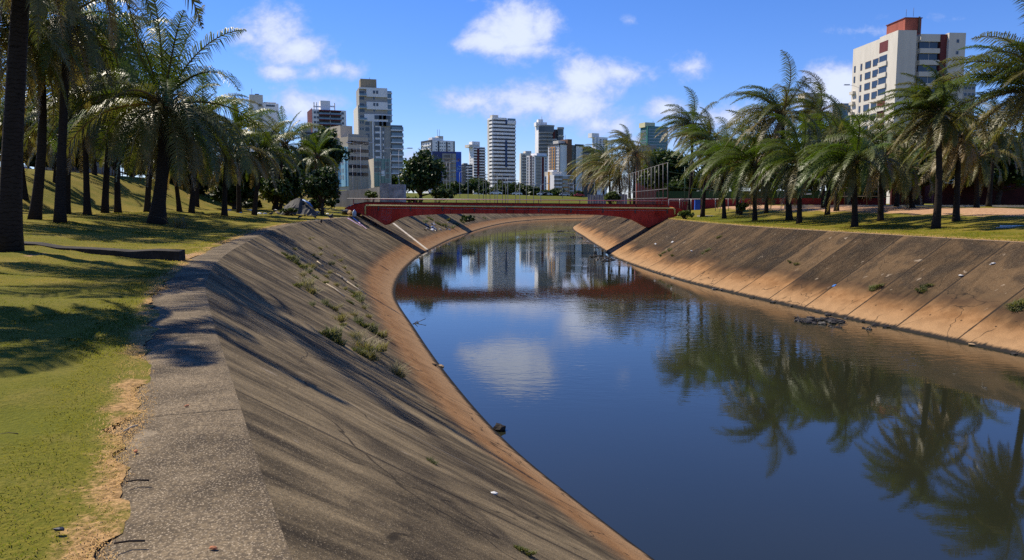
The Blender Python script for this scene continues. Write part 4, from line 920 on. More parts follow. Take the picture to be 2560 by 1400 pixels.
# beige flats with a water tank
B = Bld('apartment_block', 'beige five-storey flats with a round water tank and a light-blue strip', 'building', 815, 871, 921, 341, 290, 38, BEIGE, ybase=454, group=None)
B.roofbox('parapet', GREYW, 872, 921, 334, 342, .3, .8); B.part('water_tank', BEIGE, 1, 6, B.t(846) * .98, B.t(818), B.zt - .2, B.z(308.5)); B.part('roof_room', GREYW, 3, 9, B.t(838), B.t(800), B.zt - .3, B.z(330))
for k, y in enumerate((356, 376, 395, 415.5, 435)):
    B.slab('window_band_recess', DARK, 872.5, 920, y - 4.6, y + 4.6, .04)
    B.win('window', np.linspace(876, 916.5, 6), [y], 2.2, 1.5, plane=.05); 
    for x in (885, 903): B.slab('band_pier', BROWN, x, x + 1.6, y - 4.6, y + 4.6, .18)
B.slab('blue_strip', LBLUE, 846, 870.6, 367, 466, .3, 'l'); B.slab('blue_strip', LBLUE, 862, 866, 366, 466, .6, 'l'); B.win('window', [852, 859], [385, 405, 425, 442], 1.4, 1.6, 'l', plane=.3)
B.slab('stair_shaft', TAN, 838, 845, 331, 466, 1.2, 'l'); B.win('window', [824, 832], [352, 372, 392], 1.4, 1.3, 'l')
# green glass block
B = Bld('office_block', 'low block with green glass front beside the beige flats', 'building', 921, 935, 977, 396, 278, 22, BEIGE, group=None)
B.slab('green_glass_front', GREENG, 935.5, 976.5, 397, 466, .3); B.win('window', [940, 949], [409, 425], 1.6, 1.9, plane=.3); B.slab('white_panel', WHITE, 953, 961, 424, 440, .5); B.win('window', [968], [410, 425, 440], 1.6, 1.8, plane=.3)
for x in ar(945, 976, 8): B.slab('mullion', TEALW, x, x + .7, 397, 466, .4)
# white block with dark edges behind the blue office
B = Bld('apartment_tower', 'white block with dark edge frames rising behind the blue office', 'building', 1054, 1081, 1137, 350, 600, 30, WHITE)
B.slab('edge_frame', DARK, 1054, 1081, 349, 353.5, .5, 'l'); B.slab('edge_frame', DARK, 1054, 1056, 349, 480, .4, 'l'); B.slab('edge_frame', DARK, 1078.5, 1081, 349, 480, .4, 'l'); B.slab('edge_frame', DARK, 1134.3, 1137, 351, 480, .4)
B.slab('dark_strip', DARK, 1094.5, 1098.5, 352, 480, .15); B.slab('dark_strip', DARK, 1115.5, 1119, 353, 480, .15); B.roofbox('roof_tank', WHITE, 1082, 1110, 343, 351, 1, 8); B.roofbox('roof_tank', WARMW, 1098, 1110, 338.5, 344, 1, 8)
B.win('window', [1060, 1066, 1072], ar(358, 470, 8.4), 3.0, 1.5, 'l'); B.bands('balcony', WHITE, 1057, 1077, ar(362.5, 470, 8.4), 3.0, 1.2, 'l'); B.win('window', [1091, 1101, 1106, 1112.5, 1122, 1124.5], ar(357, 376, 8.4), 1.0, 1.2); B.mast(1097, 322, 341); B.mast(1102, 322, 341)
# blue office block
B = Bld('office_block', 'navy blue office block with grey panel and bright blue banner', 'building', 1073, 1081, 1153.5, 378, 450, 18, NAVY, ybase=459)
B.slab('grey_panel', GREYW, 1105.6, 1139.8, 383, 470, .3); B.slab('blue_banner', BLUE, 1140.3, 1153.2, 378.5, 454, .4)
B.win('window', [1117.5], ar(390, 465, 11.2), 4.4, 2.0, plane=.3); B.bands('ledge', OCHRE, 1105.6, 1139.8, ar(396.5, 465, 11.2), .8, .4); B.slab('joint_strip', DARK, 1129, 1130.3, 383, 470, .36)
def lettering(txt, parent, loc, rz, size, mat_, name='lettering'):
    c = bpy.data.curves.new('txt', 'FONT'); c.body = txt; c.size = size; c.extrude = .04; c.align_x = 'CENTER'
    o = bpy.data.objects.new('txt', c); COL.objects.link(o); dg = bpy.context.evaluated_depsgraph_get(); me = bpy.data.meshes.new_from_object(o.evaluated_get(dg)); bpy.data.objects.remove(o)
    me.materials.clear(); me.materials.append(mat_); return link(name, me, parent, loc, (math.pi / 2, 0, rz))
PALEB = plain('pale_blue_paint', (.35, .60, .80), .6, .3, .05)
lettering('Ser', B.o, (B.u(1146.7), -.5, B.z(424)), 0, 2.0, PALEB)
mb = MB(); ex, ez = B.u(1146.7), B.z(415)     # small flower-like emblem above the word
for k in range(5):
    a = math.pi * (.1 + .2 * k); mb.tube([(ex, -.5, ez - .5), (ex + math.cos(a) * .9, -.5, ez - .3 + math.sin(a) * 1.1)], [.10, .3], 5, squash=.3)
mb.build('emblem', PALEB, B.o)
mb = MB(); ez = B.z(399)
for k in range(7): a = 6.283 * k / 7; mb.tube([(ex, -.5, ez), (ex + math.cos(a) * 1.0, -.5, ez + math.sin(a) * 1.0)], [.08, .26], 5, squash=.3)
mb.build('emblem', plain('orange_paint', (.6, .22, .04), .6, .3, .05), B.o)
# low dark block
B = Bld('apartment_block', 'low dark block with white balcony bands next to the blue office', 'building', 1153.5, 1155, 1182, 411, 520, 14, DARK)
B.bands('balcony', WHITE, 1165, 1181.5, ar(417, 465, 7.2), 2.6, .9); B.win('window', [1158, 1162], ar(416, 465, 7.2), 1.4, 1.4); B.roofbox('roof_tank', GREYW, 1160, 1170, 407.5, 411.5, 1, 7)
# white tower with red strip
B = Bld('apartment_tower', 'white tower with dark red strip and balconies left of the striped tower', 'building', 1172.5, 1183.5, 1213, 367, 650, 26, WHITE)
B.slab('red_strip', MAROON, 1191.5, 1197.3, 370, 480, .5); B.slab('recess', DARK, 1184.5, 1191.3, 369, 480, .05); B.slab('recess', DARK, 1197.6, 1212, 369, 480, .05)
for x0, x1 in ((1184, 1191.5), (1198, 1213)): B.bands('balcony', WHITE, x0, x1, ar(373.5, 475, 6.9), 3.1, 1.1)
B.roofbox('roof_tank', WHITE, 1183, 1202, 353, 367.5, 2, 9); B.roofbox('roof_tank', WARMW, 1174.5, 1200, 361, 367.5, 1, 11); B.win('window', [1176, 1180], ar(374, 470, 6.9), 1.1, 1.3, 'l')
# striped tower in the middle
B = Bld('apartment_tower', 'tall striped tower of pale bands at the centre of the skyline', 'building', 1218.5, 1232, 1291.5, 297, 700, 24, DARK, body=None, depth=22)
sh = 3.3
MB().box(.9, B.w - .9, .9, B.d - .9, -3, B.zt - .5).build('core', plain('dark_glass_core', (.035, .03, .03), .3, .5, .5, .3), B.o)
for k, y in enumerate(ar(295.6, 486, 9.35)):
    hh = 2.55; z = B.z(y + hh); z1 = B.z(y - hh)
    # chamfered ring slab
    c_ = 1.6; pol = [(c_, 0), (B.w - c_, 0), (B.w, c_), (B.w, B.d), (0, B.d), (0, c_)]
    xr_ = B.w if k else B.w * .62; pol = [(p[0] if p[0] < B.w / 2 else p[0] - B.w + xr_, p[1]) for p in pol]
    mb = MB(); vs = [(p[0], p[1], z) for p in pol] + [(p[0], p[1], z1) for p in pol]; n = 6
    mb.add(vs, [tuple(range(n - 1, -1, -1)), tuple(range(n, 2 * n))] + [(i, (i + 1) % n, (i + 1) % n + n, i + n) for i in range(n)]); mb.build('balcony_band', WHITE, B.o)
B.slab('side_wall', WARMW, 1218.6, 1222.5, 297, 486, .12, 'l', 1.2); B.slab('blue_strip', STRIPB, 1262.8, 1267.8, 350, 418, .3, 'r', 1); B.slab('blue_strip', STRIPB, 1263.5, 1268, 298, 309, .2, 'r', 1)
B.roofbox('roof_box', WARMW, 1234, 1249, 286, 297, 3, 9); B.roofbox('roof_rail', BGLASS, 1270, 1290, 293.5, 299.5, 1, 1.3); B.part('roof_room', WHITE, B.u(1269), B.u(1291), .5, 12, B.z(309), B.z(299))
# pale tower left of the stack on the right of centre
B = Bld('apartment_tower', 'narrow pale beige tower with stepped top, right of the striped tower', 'building', 1298.5, 1302, 1330, 383, 600, 12, WARMW)
B.roofbox('roof_tank', WARMW, 1314, 1329, 377, 383.5, 1, 9); B.win('window', [1307, 1313, 1322, 1327], ar(390, 470, 7.4), 1.3, 1.3); B.slab('brown_strip', BROWN, 1309.3, 1310.6, 386, 480, .1)
# dark-glass tower with curved balconies
B = Bld('apartment_tower', 'tall pale tower with dark glass curved balconies at its top', 'building', 1338.5, 1347, 1409, 330, 650, 14, GREYW, depth=20, body=None)
MB().box(0, B.u(1378), 0, B.d, -3, B.z(313)).build('walls', GREYW, B.o); B.part('walls', DARK, B.u(1378), B.u(1398), 1.5, 16, -3, B.z(322))
B.slab('white_shaft', WHITE, 1338.6, 1347, 304, 480, .4, 'l', 2.0); B.roofbox('roof_box', WHITE, 1341, 1368, 305, 314, 1, 8); B.roofbox('roof_box', WHITE, 1347, 1359, 297.5, 306, 2, 7); B.mast(1356, 290, 298)
def curved(z0, z1, px0, px1, mat_, name, bulge=3.0):
    x0, x1 = B.u(px0), B.u(px1); P = [(x0 + (x1 - x0) * t, -bulge * math.sin(math.pi * (.12 + .76 * t))) for t in np.linspace(0, 1, 9)]; pol = P + [(x1, 1.0), (x0, 1.0)]; n = len(pol)
    mb = MB(); vs = [(p[0], p[1], z0) for p in pol] + [(p[0], p[1], z1) for p in pol]
    mb.add(vs, [tuple(range(n - 1, -1, -1)), tuple(range(n, 2 * n))] + [(i, (i + 1) % n, (i + 1) % n + n, i + n) for i in range(n)]); mb.build(name, mat_, B.o)
curved(B.z(330), B.z(316), 1347, 1384, GLASS, 'curved_glass'); curved(B.z(316), B.z(312.5), 1346.5, 1385, GREYW, 'curved_band', 3.3)
for k, y in enumerate(ar(330, 400, 9.0)):
    curved(B.z(y + 3.4), B.z(y), 1346.5, 1381, GREYW, 'curved_band', 3.2)
    B.slab('window', GLASS, 1349, 1367, y + 4, y + 8.5, .3); B.slab('window', GLASS, 1369, 1380, y + 4, y + 8.5, .3)
B.part('red_strip', MAROON, B.u(1383.5), B.u(1388), .9, 2, B.z(346), B.z(326)); curved(B.z(322), B.z(317), 1393, 1409, GREYW, 'curved_band', 2.4); curved(B.z(337), B.z(322), 1394, 1408, GLASS, 'curved_glass', 2.0); curved(B.z(342), B.z(338), 1394, 1409, GREYW, 'curved_band', 2.4)
curved(B.z(352), B.z(342), 1394, 1408, GLASS, 'curved_glass', 2.0); B.part('walls', WHITE, B.u(1379), B.u(1394), 1, 12, -3, B.z(346)); B.win('window', [1384, 1390], [350.5], 3.0, 1.8, plane=-1)
# red-striped white block
B = Bld('apartment_tower', 'white block with red vertical stripes in front of the pale tower', 'building', 1316.5, 1336, 1369.5, 388, 450, 34, WHITE)
B.slab('red_stripe', MAROON, 1324.5, 1329.5, 388, 492, .2, 'l'); B.win('window', [1327], ar(394, 485, 6.9), 1.5, 1.5, 'l', plane=.2); B.win('window', [1319.5, 1333], ar(394, 485, 6.9), 1.4, 1.4, 'l')
B.slab('grey_panel', GREYW, 1340, 1352, 390, 480, .15); B.bands('window_sill', DARK, 1340, 1352, ar(397, 480, 8.2), .8, .2); B.slab('red_stripe', MAROON, 1354, 1359.5, 390, 492, .25); B.win('window', [1364.5], ar(395, 485, 7.2), 1.2, 1.3); B.roofbox('roof_tank', WHITE, 1344, 1369, 382, 389, 1, 7); B.slab('glass_strip', BGLASS, 1337, 1368, 388.8, 391.5, .3)
# brown and white pair
B = Bld('apartment_tower', 'white tower with brown shaft and orange balcony column', 'building', 1370, 1397.7, 1458, 361, 480, 30, WHITE)
B.slab('dark_edge', DARK, 1370, 1397.7, 358.5, 363, .4, 'l'); B.slab('orange_column', OCHRE, 1375.5, 1388.5, 366, 480, .4, 'l'); B.win('window', [1378.5, 1385], ar(371, 440, 7.6), 1.7, 1.6, 'l', plane=.4); B.win('window', [1373, 1391, 1395], ar(371, 440, 7.6), 1.1, 1.4, 'l')
B.slab('edge_frame', DARK, 1397.7, 1417.5, 357.5, 361.5, .4); B.slab('edge_frame', DARK, 1397.7, 1399, 360, 480, .4); B.slab('brown_shaft', BROWN, 1417.2, 1427.6, 347, 480, .8, 'r', 8); B.slab('recess', DARK, 1427.8, 1437, 361, 480, .02); B.win('window', [1430, 1434.3], ar(367, 450, 7.6), 1.1, 1.5, plane=.05)
B.slab('edge_frame', DARK, 1436.8, 1458, 358.5, 363, .45); B.slab('edge_frame', DARK, 1436.8, 1438.7, 361, 480, .45); B.slab('edge_frame', DARK, 1456.3, 1458, 361, 480, .45); B.roofbox('roof_tank', WARMW, 1400, 1417, 350.5, 358, 2, 8); B.mast(1417, 335, 348)
B = Bld('apartment_tower', 'dark grey banded block behind the brown-shaft tower', 'building', 1450, 1452, 1487, 370, 560, 8, DARK)
B.bands('balcony_band', GREYW, 1453, 1487, ar(385, 460, 8.2), 2.6, .8); B.win('window', [1458, 1466, 1474, 1482], ar(389.3, 460, 8.2), 3.2, 1.3); B.roofbox('parapet', BROWN, 1457, 1478, 366.5, 370.5, 1, 8)
B = Bld('apartment_tower', 'distant slender white tower left of the far palms', 'building', 1480, 1488.5, 1518.5, 342, 800, 30, WHITE)
B.roofbox('roof_tank', WHITE, 1482, 1500, 332.5, 343, 2, 9); B.win('window', [1484], ar(349, 480, 5.6), 2, 1.6, 'l'); B.slab('recess', BGLASS, 1491, 1493, 344, 480, .1); B.win('window', [1501, 1509, 1515], ar(349, 440, 5.6), 2.4, 1.5); B.bands('balcony', WHITE, 1497, 1518, ar(352, 440, 5.6), 1.5, .8)
# stepped low white block
B = Bld('apartment_block', 'low stepped white block with yellow balcony strips, before the tall towers', 'building', 1366, 1386, 1434, 437, 350, 28, WHITE)
B.slab('side_strip', OCHRE, 1370.5, 1374, 428, 495, .2, 'l'); B.win('window', [1390, 1396, 1402], ar(443, 492, 9.6), 2.2, 1.5); B.win('window', [1424, 1430], ar(443, 492, 9.6), 2.2, 1.5); B.slab('balcony_recess', BGLASS, 1405, 1421, 440, 492, .05)
B.bands('balcony', OCHRE, 1405, 1421, ar(448.5, 494, 9.6), 2.6, 1.0); B.bands('balcony', WHITE, 1388, 1404, ar(448, 494, 9.6), 2.6, .6); B.roofbox('penthouse', WARMW, 1389, 1412, 428, 438, 3, 10); B.roofbox('penthouse', WHITE, 1394, 1404, 424, 429, 4, 9)
# teal tower behind the right palms
B = Bld('apartment_tower', 'teal tower with glass bands and a pale yellow roof box', 'building', 1600.6, 1618.6, 1669, 315, 450, 20, TEALW)
B.bands('glass_band', BGLASS, 1620, 1667.5, ar(323, 470, 7.6), 3.4, .25); B.bands('balcony_band', plain('pale_teal', (.10, .22, .24), .5, .4, .1, .3), 1620, 1667.5, ar(319.3, 470, 7.6), 3.2, .6); B.win('window', [1605, 1609, 1613], ar(327, 470, 9.4), 1.2, 1.2, 'l'); B.roofbox('roof_box', plain('pale_yellow', (.62, .58, .36), .8, .2, .08, .3), 1616, 1641, 305, 316, 2, 9); B.mast(1636, 300, 306)
# cream tower at right
B = Bld('apartment_tower', 'cream tower with red brick roof box standing above the right palms', 'building', 2130, 2243.5, 2409.6, 75, 206, 3.5, WARMW, body=None, depth=28)
uR = B.u(2409.6); hT = B.z(75); zb0 = -3; LD = B.t(2130.5); wy0, wy1 = B.u(2293), B.u(2352)
CRM = plain('cream_tile_wall', (0.60, 0.56, 0.48), .8, .3, .07, .5, streak=True)
B.part('corner_wall', CRM, 0, B.u(2290), 0, 9, zb0, hT); B.part('left_wing', CRM, .35, 8, 9, LD, zb0, B.z(86, 4)); B.part('core_wall', CRM, 8, uR - 6, 4.5, LD, zb0, hT - 1.0)
B.part('right_wing', CRM, B.u(2368), uR, -.6, 14, zb0, B.z(81)); B.part('brown_shaft', MAROON, B.u(2352.5), B.u(2367.7), .2, 10, zb0, B.z(83.5))
B.part('recess_wall', CRM, B.u(2290), B.u(2303), 1.6, 6, zb0, B.z(86)); B.part('roof_spandrel', CRM, B.u(2303), B.u(2352), .4, 5, B.z(102), B.z(83))
for k in range(10):
    y = 102 + k * 29.3
    B.part('window_band', GLASS, B.u(2303), B.u(2352), .9, 4.4, B.z(y + 17), B.z(y)); B.part('spandrel', CRM, B.u(2302.5), B.u(2352.3), .3, 4.6, B.z(y + 29.3), B.z(y + 17)); B.part('window_band_mullion', FRAMEM, B.u(2327), B.u(2328), .82, .9, B.z(y + 17), B.z(y))
    B.win('window', [2291 + 6], [y + 6], .7, .9, plane=-1.6); B.win('window', [2390], [y], .8, 1.0, plane=.6); B.part('side_window', GLASS, uR - .01, uR + .05, 2, 3.2, B.z(y + 15), B.z(y))
# left face windows (photo columns, rows follow the perspective): paired windows and narrow slots
fl = 3.0
for k in range(11):
    zc = hT - 6.3 - k * fl
    for t0, w_, nm in ((LD - 8.9, 3.0, 'window'), (LD - 13.0, 3.0, 'window'), (LD - 5.2, .9, 'window'), (LD - 16.5, 1.1, 'window')):
        key = (nm, w_)
        if key not in B.cache:
            mb = MB(); mb.box(-.09, 0, -w_/2, w_/2, -.95, .95, 1); mb.box(-.11, -.09, -w_/2+.08, w_/2-.08, -.85, .85, 0); B.cache[key] = mb.mesh('window', [GLASS, plain('brown_frame', (.2, .13, .09), .6, .3, .1, 3)])
        link(nm, B.cache[key], B.o, (.35, t0, zc))
    MB().box(-.02, .35, LD - 19.0, LD - 18.85 + 4.2 - 4.1, zc - 1.5, zc + 1.0).build('pilaster', CRM, B.o) if k < 0 else None
    B.part('balcony', CRM, -.35, 1.0, 4.6, 8.9, zc - 1.9, zc - .7); B.part('balcony_recess', MAROON if k > 3 else GLASS, -.04, .02, 4.8, 8.7, zc - .7, zc + 1.0)
    B.part('end_slot', GLASS, .26, .36, LD - 1.9, LD - 1.1, zc - .9, zc + .9) if k in (0, 1, 5, 6, 7) else B.part('end_balcony', CRM, -.5, .5, LD - 2.4, LD - .4, zc - 1.3, zc - .4)
B.part('roof_recess', MAROON, -.02, .03, 4.6, 8.9, B.z(118), B.z(90))
B.part('roof_box', BRICK, 3.5, B.u(2303) + 1.5, 3, 12, hT - .8, B.z(38)); B.part('roof_coping', MAROON, 3.3, B.u(2303) + 1.7, 2.8, 12.2, B.z(38), B.z(36)); B.part('ladder', RUST, 7.1, 7.5, 2.7, 2.95, hT, B.z(34)); B.mast(2272, 18, 36); B.mast(2290, 14, 36)
B = Bld('apartment_block', 'small grey building peeking out right of the cream tower', 'building', 2404, 2405, 2437, 209, 250, 4, GREYW, group=None); B.win('window', [2412, 2422, 2431], [220, 236], 1.2, 1.2)
B = Bld('apartment_block', 'pale block with beige roof box behind the palms, left of the cream tower', 'building', 2007, 2008, 2052, 246, 420, 5, WARMW, group=None); B.roofbox('roof_box', BEIGE, 2012, 2050, 231, 247, 1, 9); B.mast(2022, 205, 232); B.win('window', [2016, 2026, 2036, 2046], [256, 270], 2, 2)
B = Bld('office_block', 'dark teal glass block touching the cream tower on its left', 'building', 2080, 2082, 2126, 258, 330, 5, DARK, group=None); B.slab('glass_front', BGLASS, 2102, 2125, 260, 300, .2); B.slab('wall_panel', GREYW, 2082, 2101, 259, 300, .1); B.win('window', [2088, 2096], [268, 282], 1.6, 2, plane=.1)
B = Bld('house', 'low brick house with pale roof edge behind the right trees', 'house', 1590, 1592, 1690, 378, 190, 3, BRICK, group=None); B.roofbox('parapet', CONC, 1591, 1640, 363, 379, .2, 9); B.win('window', [1610, 1640, 1665], [410, 440], 1.4, 1.6)
B = Bld('house', 'low pale building with blue door behind the dark red wall', 'house', 2395, 2397, 2470, 432, 125, 3, GREYW, group=None); B.slab('door', BLUE, 2411, 2432, 444, 470, .1); B.win('window', [2445, 2460], [450], 1.2, 1.0)
B = Bld('house', 'grey house at the top of the grass bank behind the palms', 'house', 100, 110, 300, 352, 100, 40, GREYW, group=None); B.win('window', [150, 200, 250], [390], 1.4, 1.4); B.slab('garage_door', DARK, 170, 200, 400, 425, .08)
B = Bld('house', 'dark roofed low block below the maroon-balcony tower', 'house', 752, 757, 800, 330, 250, 24, DARK, group=None); B.roofbox('roof_room', GREYW, 760, 780, 312, 331, 1, 6); B.win('window', [765, 775, 785], [340], 1.2, 1.2)
B = Bld('house', 'red brown low house glimpsed between trunks behind the shelter', 'house', 560, 565, 740, 440, 135, 40, BROWN, group=None); B.win('window', [590, 630, 670, 710], [458], 1.2, 1.0); B.roofbox('roof', MAROON, 560, 742, 434, 441, -.4, 9)

# ------------------------------------------------------------------ walls, fences, ramp
def wall(name, label, cat, P, z0, z1, th, mat_, cap=None, extra=0.0):
    """wall along plan points P with top heights z1 (list)"""
    b = Vector((*P[0], 0)); mb = MB(); n = len(P); vs = []; z0 = z0 if hasattr(z0, '__len__') else [z0] * n; z1 = z1 if hasattr(z1, '__len__') else [z1] * n
    for k, (x, y) in enumerate(P):
        d = Vector(P[min(k + 1, n - 1)]) - Vector(P[max(k - 1, 0)]); d.normalize(); o = Vector((-d.y, d.x)) * th / 2
        for s_, z in ((-1, z0[k]), (1, z0[k]), (1, z1[k]), (-1, z1[k])): vs.append((x + o.x * s_ - b.x, y + o.y * s_ - b.y, z))
    fs = [(0, 3, 2, 1), (4 * n - 4, 4 * n - 3, 4 * n - 2, 4 * n - 1)]
    for k in range(n - 1):
        for q in range(4): fs.append((4*k+q, 4*k+(q+1) % 4, 4*k+4+(q+1) % 4, 4*k+4+q))
    mb.add(vs, fs); o = mb.build(name, mat_, None, b); return tag(o, label, cat)
xy = lambda p: (p.x, p.y)
g1, g0 = at(457, 655, 20.4), at(-60, 640, 23)
mb = MB(); nseg = 9; vs = []
for k in range(nseg + 1):
    s = k / nseg; x, y = g1.x + (g0.x - g1.x) * s, g1.y + (g0.y - g1.y) * s; zt = .32 - .10 * s + .025 * math.sin(k * 2.3)
    for yy_, z in ((-.22, -.3), (.2, -.3), (.17 + .02 * math.sin(k * 3.1), zt), (-.2 + .02 * math.cos(k * 1.7), zt - .03)): vs.append((x - g1.x, y + yy_ - g1.y, z + max(0, gz(x, y) - .1) * s))
fs = [(0, 1, 2, 3), (4*nseg+3, 4*nseg+2, 4*nseg+1, 4*nseg)]
for k in range(nseg):
    for q in range(4): fs.append((4*k+q, 4*k+4+q, 4*k+4+(q+1) % 4, 4*k+(q+1) % 4))
mb.add(vs, fs); tag(mb.build('low_wall', DARKC, None, (g1.x, g1.y, 0)), 'low black-stained concrete wall ending at the footpath', 'low wall')
# ramp wall beyond the shelter and its square buttress
p0, p1, p2 = at(838, 500, 128), at(925, 500, 122), at(953, 500, 119)
wall('retaining_wall', 'long stained retaining wall of the ramp behind the bridge end', 'wall', [xy(p0), xy(p1), xy(p2)], -.3, [zat(479, 128), zat(471, 122), zat(467, 119)], .5, CONC)
q0, q1 = at(951, 500, 118), at(1010, 500, 118)
mb = MB(); mb.box(0, (q1 - q0).x * .36, -.25, 2.4, -1.0, zat(458, 118)); mb.box((q1 - q0).x * .36, (q1 - q0).x * .40, -.4, 2.2, -1, zat(460, 118)); mb.box((q1 - q0).x * .40, (q1 - q0).x, -.15, 2.4, -1, zat(461, 118)); tag(mb.build('abutment_wall', plain('graffitied_concrete', (.36, .35, .33), .9, .2, .45, .9), None, (q0.x, q0.y, 0)), 'square pale concrete abutment closing the ramp wall', 'wall')
q0, q1 = at(848, 470, 140), at(945, 470, 133)
mb = MB(); mb.add([(q0.x, q0.y, zat(481, 140)), (q1.x, q1.y, zat(468.5, 133)), (q1.x - 1, q1.y + 9, zat(468.5, 133)), (q0.x - 1, q0.y + 9, zat(479, 140)), (q0.x, q0.y, -1), (q1.x, q1.y, -1), (q1.x - 1, q1.y + 9, -1), (q0.x - 1, q0.y + 9, -1)], [(0, 1, 2, 3), (4, 5, 1, 0), (5, 6, 2, 1), (7, 4, 0, 3), (6, 7, 3, 2)]); tag(mb.build('road', plain('asphalt', (.10, .095, .09), .9, .2, .15, .8), None), 'asphalt ramp climbing to the far road', None, None, 'structure')
# kerb wall, dark red wall, court wall on the right
wall('kerb_wall', 'low pale kerb wall between sandy strip and dark red wall', 'low wall', [xy(at(1962, 515, 84)), xy(at(2230, 515, 77)), xy(at(2720, 515, 66))], .4, [zat(512.5, 84), zat(512.5, 77), zat(513, 66)], .35, plain('pale_kerb', (.42, .39, .34), .9, .2, .2, 1.5))
REDSHADE = plain('shaded_red_wall', (.055, .010, .008), .8, .2, .4, .8)  # red paint darkened almost to black: the wall's shade is in this colour
c0, c1 = at(2228, 500, 84), at(2336, 500, 82)
mb = MB(); mb.box(0, (c1 - c0).x, 0, .35, .2, zat(452, 84)); tag(mb.build('painted_wall', REDSHADE, None, (c0.x, c0.y, 0)), 'dark red wall panel with lighter left end, behind the tall palm', 'wall')
c0, c1 = at(2338, 500, 83), at(2640, 500, 80)
mb = MB(); W_ = (c1 - c0).x; mb.box(0, W_, 0, .35, .2, zat(458, 83)); tag(mb.build('painted_wall', REDSHADE, None, (c0.x, c0.y, 0)), 'long dark red wall running out of the picture under dark trees', 'wall')
t = empty('court_wall', at(1640, 517, 118), 'court wall painted red below and green above, behind the palms', 'wall'); o = t.location; L_ = (at(2215, 517, 112) - o); z_ = lambda py: zat(py, 116) - o.z
ang = math.atan2(L_.y, L_.x); t.rotation_euler = (0, 0, ang); ln_ = math.hypot(L_.x, L_.y)
MB().box(0, ln_, 0, .3, -1.2, z_(495.5)).build('red_base', plain('court_red', (.26, .028, .024), .8, .2, .15, .6), t); MB().box(0, ln_, .03, .27, z_(495.5), z_(477.5)).build('green_top', plain('court_green', (.035, .075, .03), .8, .2, .2, .6), t); MB().box(ln_ * .655, ln_ * .685, -.08, -.01, z_(487), z_(483)).build('sign', WHITE, t)
GRNP = plain('green_pipe', (.03, .09, .05), .5, .4, .15, 4)
def post_fence(name, label, cat, P, n, r_, mat_, rails, zb=None, fam='post'):
    b = P[0][0]; t = empty(name, b, label, cat)
    for k in range(n):
        s = k / (n - 1); q0 = P[0][0].lerp(P[1][0], s) - b; q1 = P[0][1].lerp(P[1][1], s) - b
        MB().tube([q0 - Vector((0, 0, .3)), q1], r_, 6).build(fam, mat_, t)
    for f_ in rails:
        a = (P[0][0].lerp(P[0][1], f_)) - b; c = (P[1][0].lerp(P[1][1], f_)) - b; MB().tube([a, c], r_ * .8, 6).build('rail', mat_, t)
    return t
e0, e1 = at(1565, 505, 125), at(1669, 507, 86)
post_fence('frame_fence', 'tall frame of bare steel posts by the court, rail sloping up', 'fence', [(e0, at(1565, 437.5, 125)), (e1, at(1669, 406.5, 86))], 14, .04, plain('grey_fence_steel', (.17, .17, .17), .6, .4, .2, 5, .2), [1.0, .35, .12])
post_fence('frame_fence', 'green pipe goal frame fence between the palms by the court', 'fence', [(at(1670, 505, 88), at(1670, 408, 88)), (at(1790, 508, 96), at(1790, 430, 96))], 4, .06, GRNP, [1.0, .78, .4])
post_fence('pipe_fence', 'low grey pipe railing before the red court wall', 'fence', [(at(1672, 519, 100), at(1672, 498, 100)), (at(1890, 523, 86), at(1890, 497, 86))], 8, .045, STEEL, [1.0])
post_fence('frame_fence', 'dark wire fence posts between court wall and dark red wall', 'fence', [(at(2085, 512, 92), at(2085, 448, 92)), (at(2226, 513, 86), at(2226, 446, 86))], 6, .05, RUST, [1.0, .66, .33])
t = empty('concrete_fence', at(1470, 508, 128), 'weathered grey fence of upright concrete slabs at the bridge end', 'fence'); b = t.location
for k in range(15):
    px = 1472 + k * 6.6
    if 1512 < px < 1540: continue
    D = 128 - k * 1.3; q = at(px, 508, D) - b; h_ = zat(486 - (k > 9) * 2 + (k * 7 % 3), D) - b.z
    MB().box(q.x - .2, q.x + .2, q.y - .06, q.y + .06, q.z - .6, h_).build('slab', CONC, t)
t = empty('street_sign_post', at(1743, 519, 100), 'blue painted post standing in front of the red court wall', 'post'); MB().box(-.34, .34, -.2, .2, -.3, zat(499, 100) - t.location.z).build('post', BLUE, t); MB().box(-.4, .4, -.26, .26, zat(499, 100) - t.location.z, zat(498, 100) - t.location.z).build('cap', STRIPB, t)
mb = MB(); q = at(1755, 521, 88); q1 = at(1872, 525, 86); mb.box(0, (q1 - q).x, 0, 2.2, -.5, .14); tag(mb.build('concrete_slab', CONC, None, (q.x, q.y, gz(q.x, q.y))), 'flat grey slab on the lawn between palms, before the court', 'slab')
for k, (px, py) in enumerate(((2490, 572), (2500, 568))):
    a = on_ground(px, py); MB_ = MB().tube([(0, 0, .06), (4.2, -.3, .1), (6.5, -.2, .07)], .05, 6); tag(MB_.build('pipe', WHITE if k else STEEL, None, a), ['grey pipe lying on the lawn at the right edge', 'white pipe lying on the lawn at the right edge'][k], 'pipe')
# fence and car at the top of the left grass bank
post_fence('railing', 'dark railing along the top of the grass bank behind the palms', 'fence', [(at(40, 424, 84), at(40, 400, 84)), (at(330, 440, 96), at(330, 421, 96))], 22, .05, RUST, [1.0, .15])

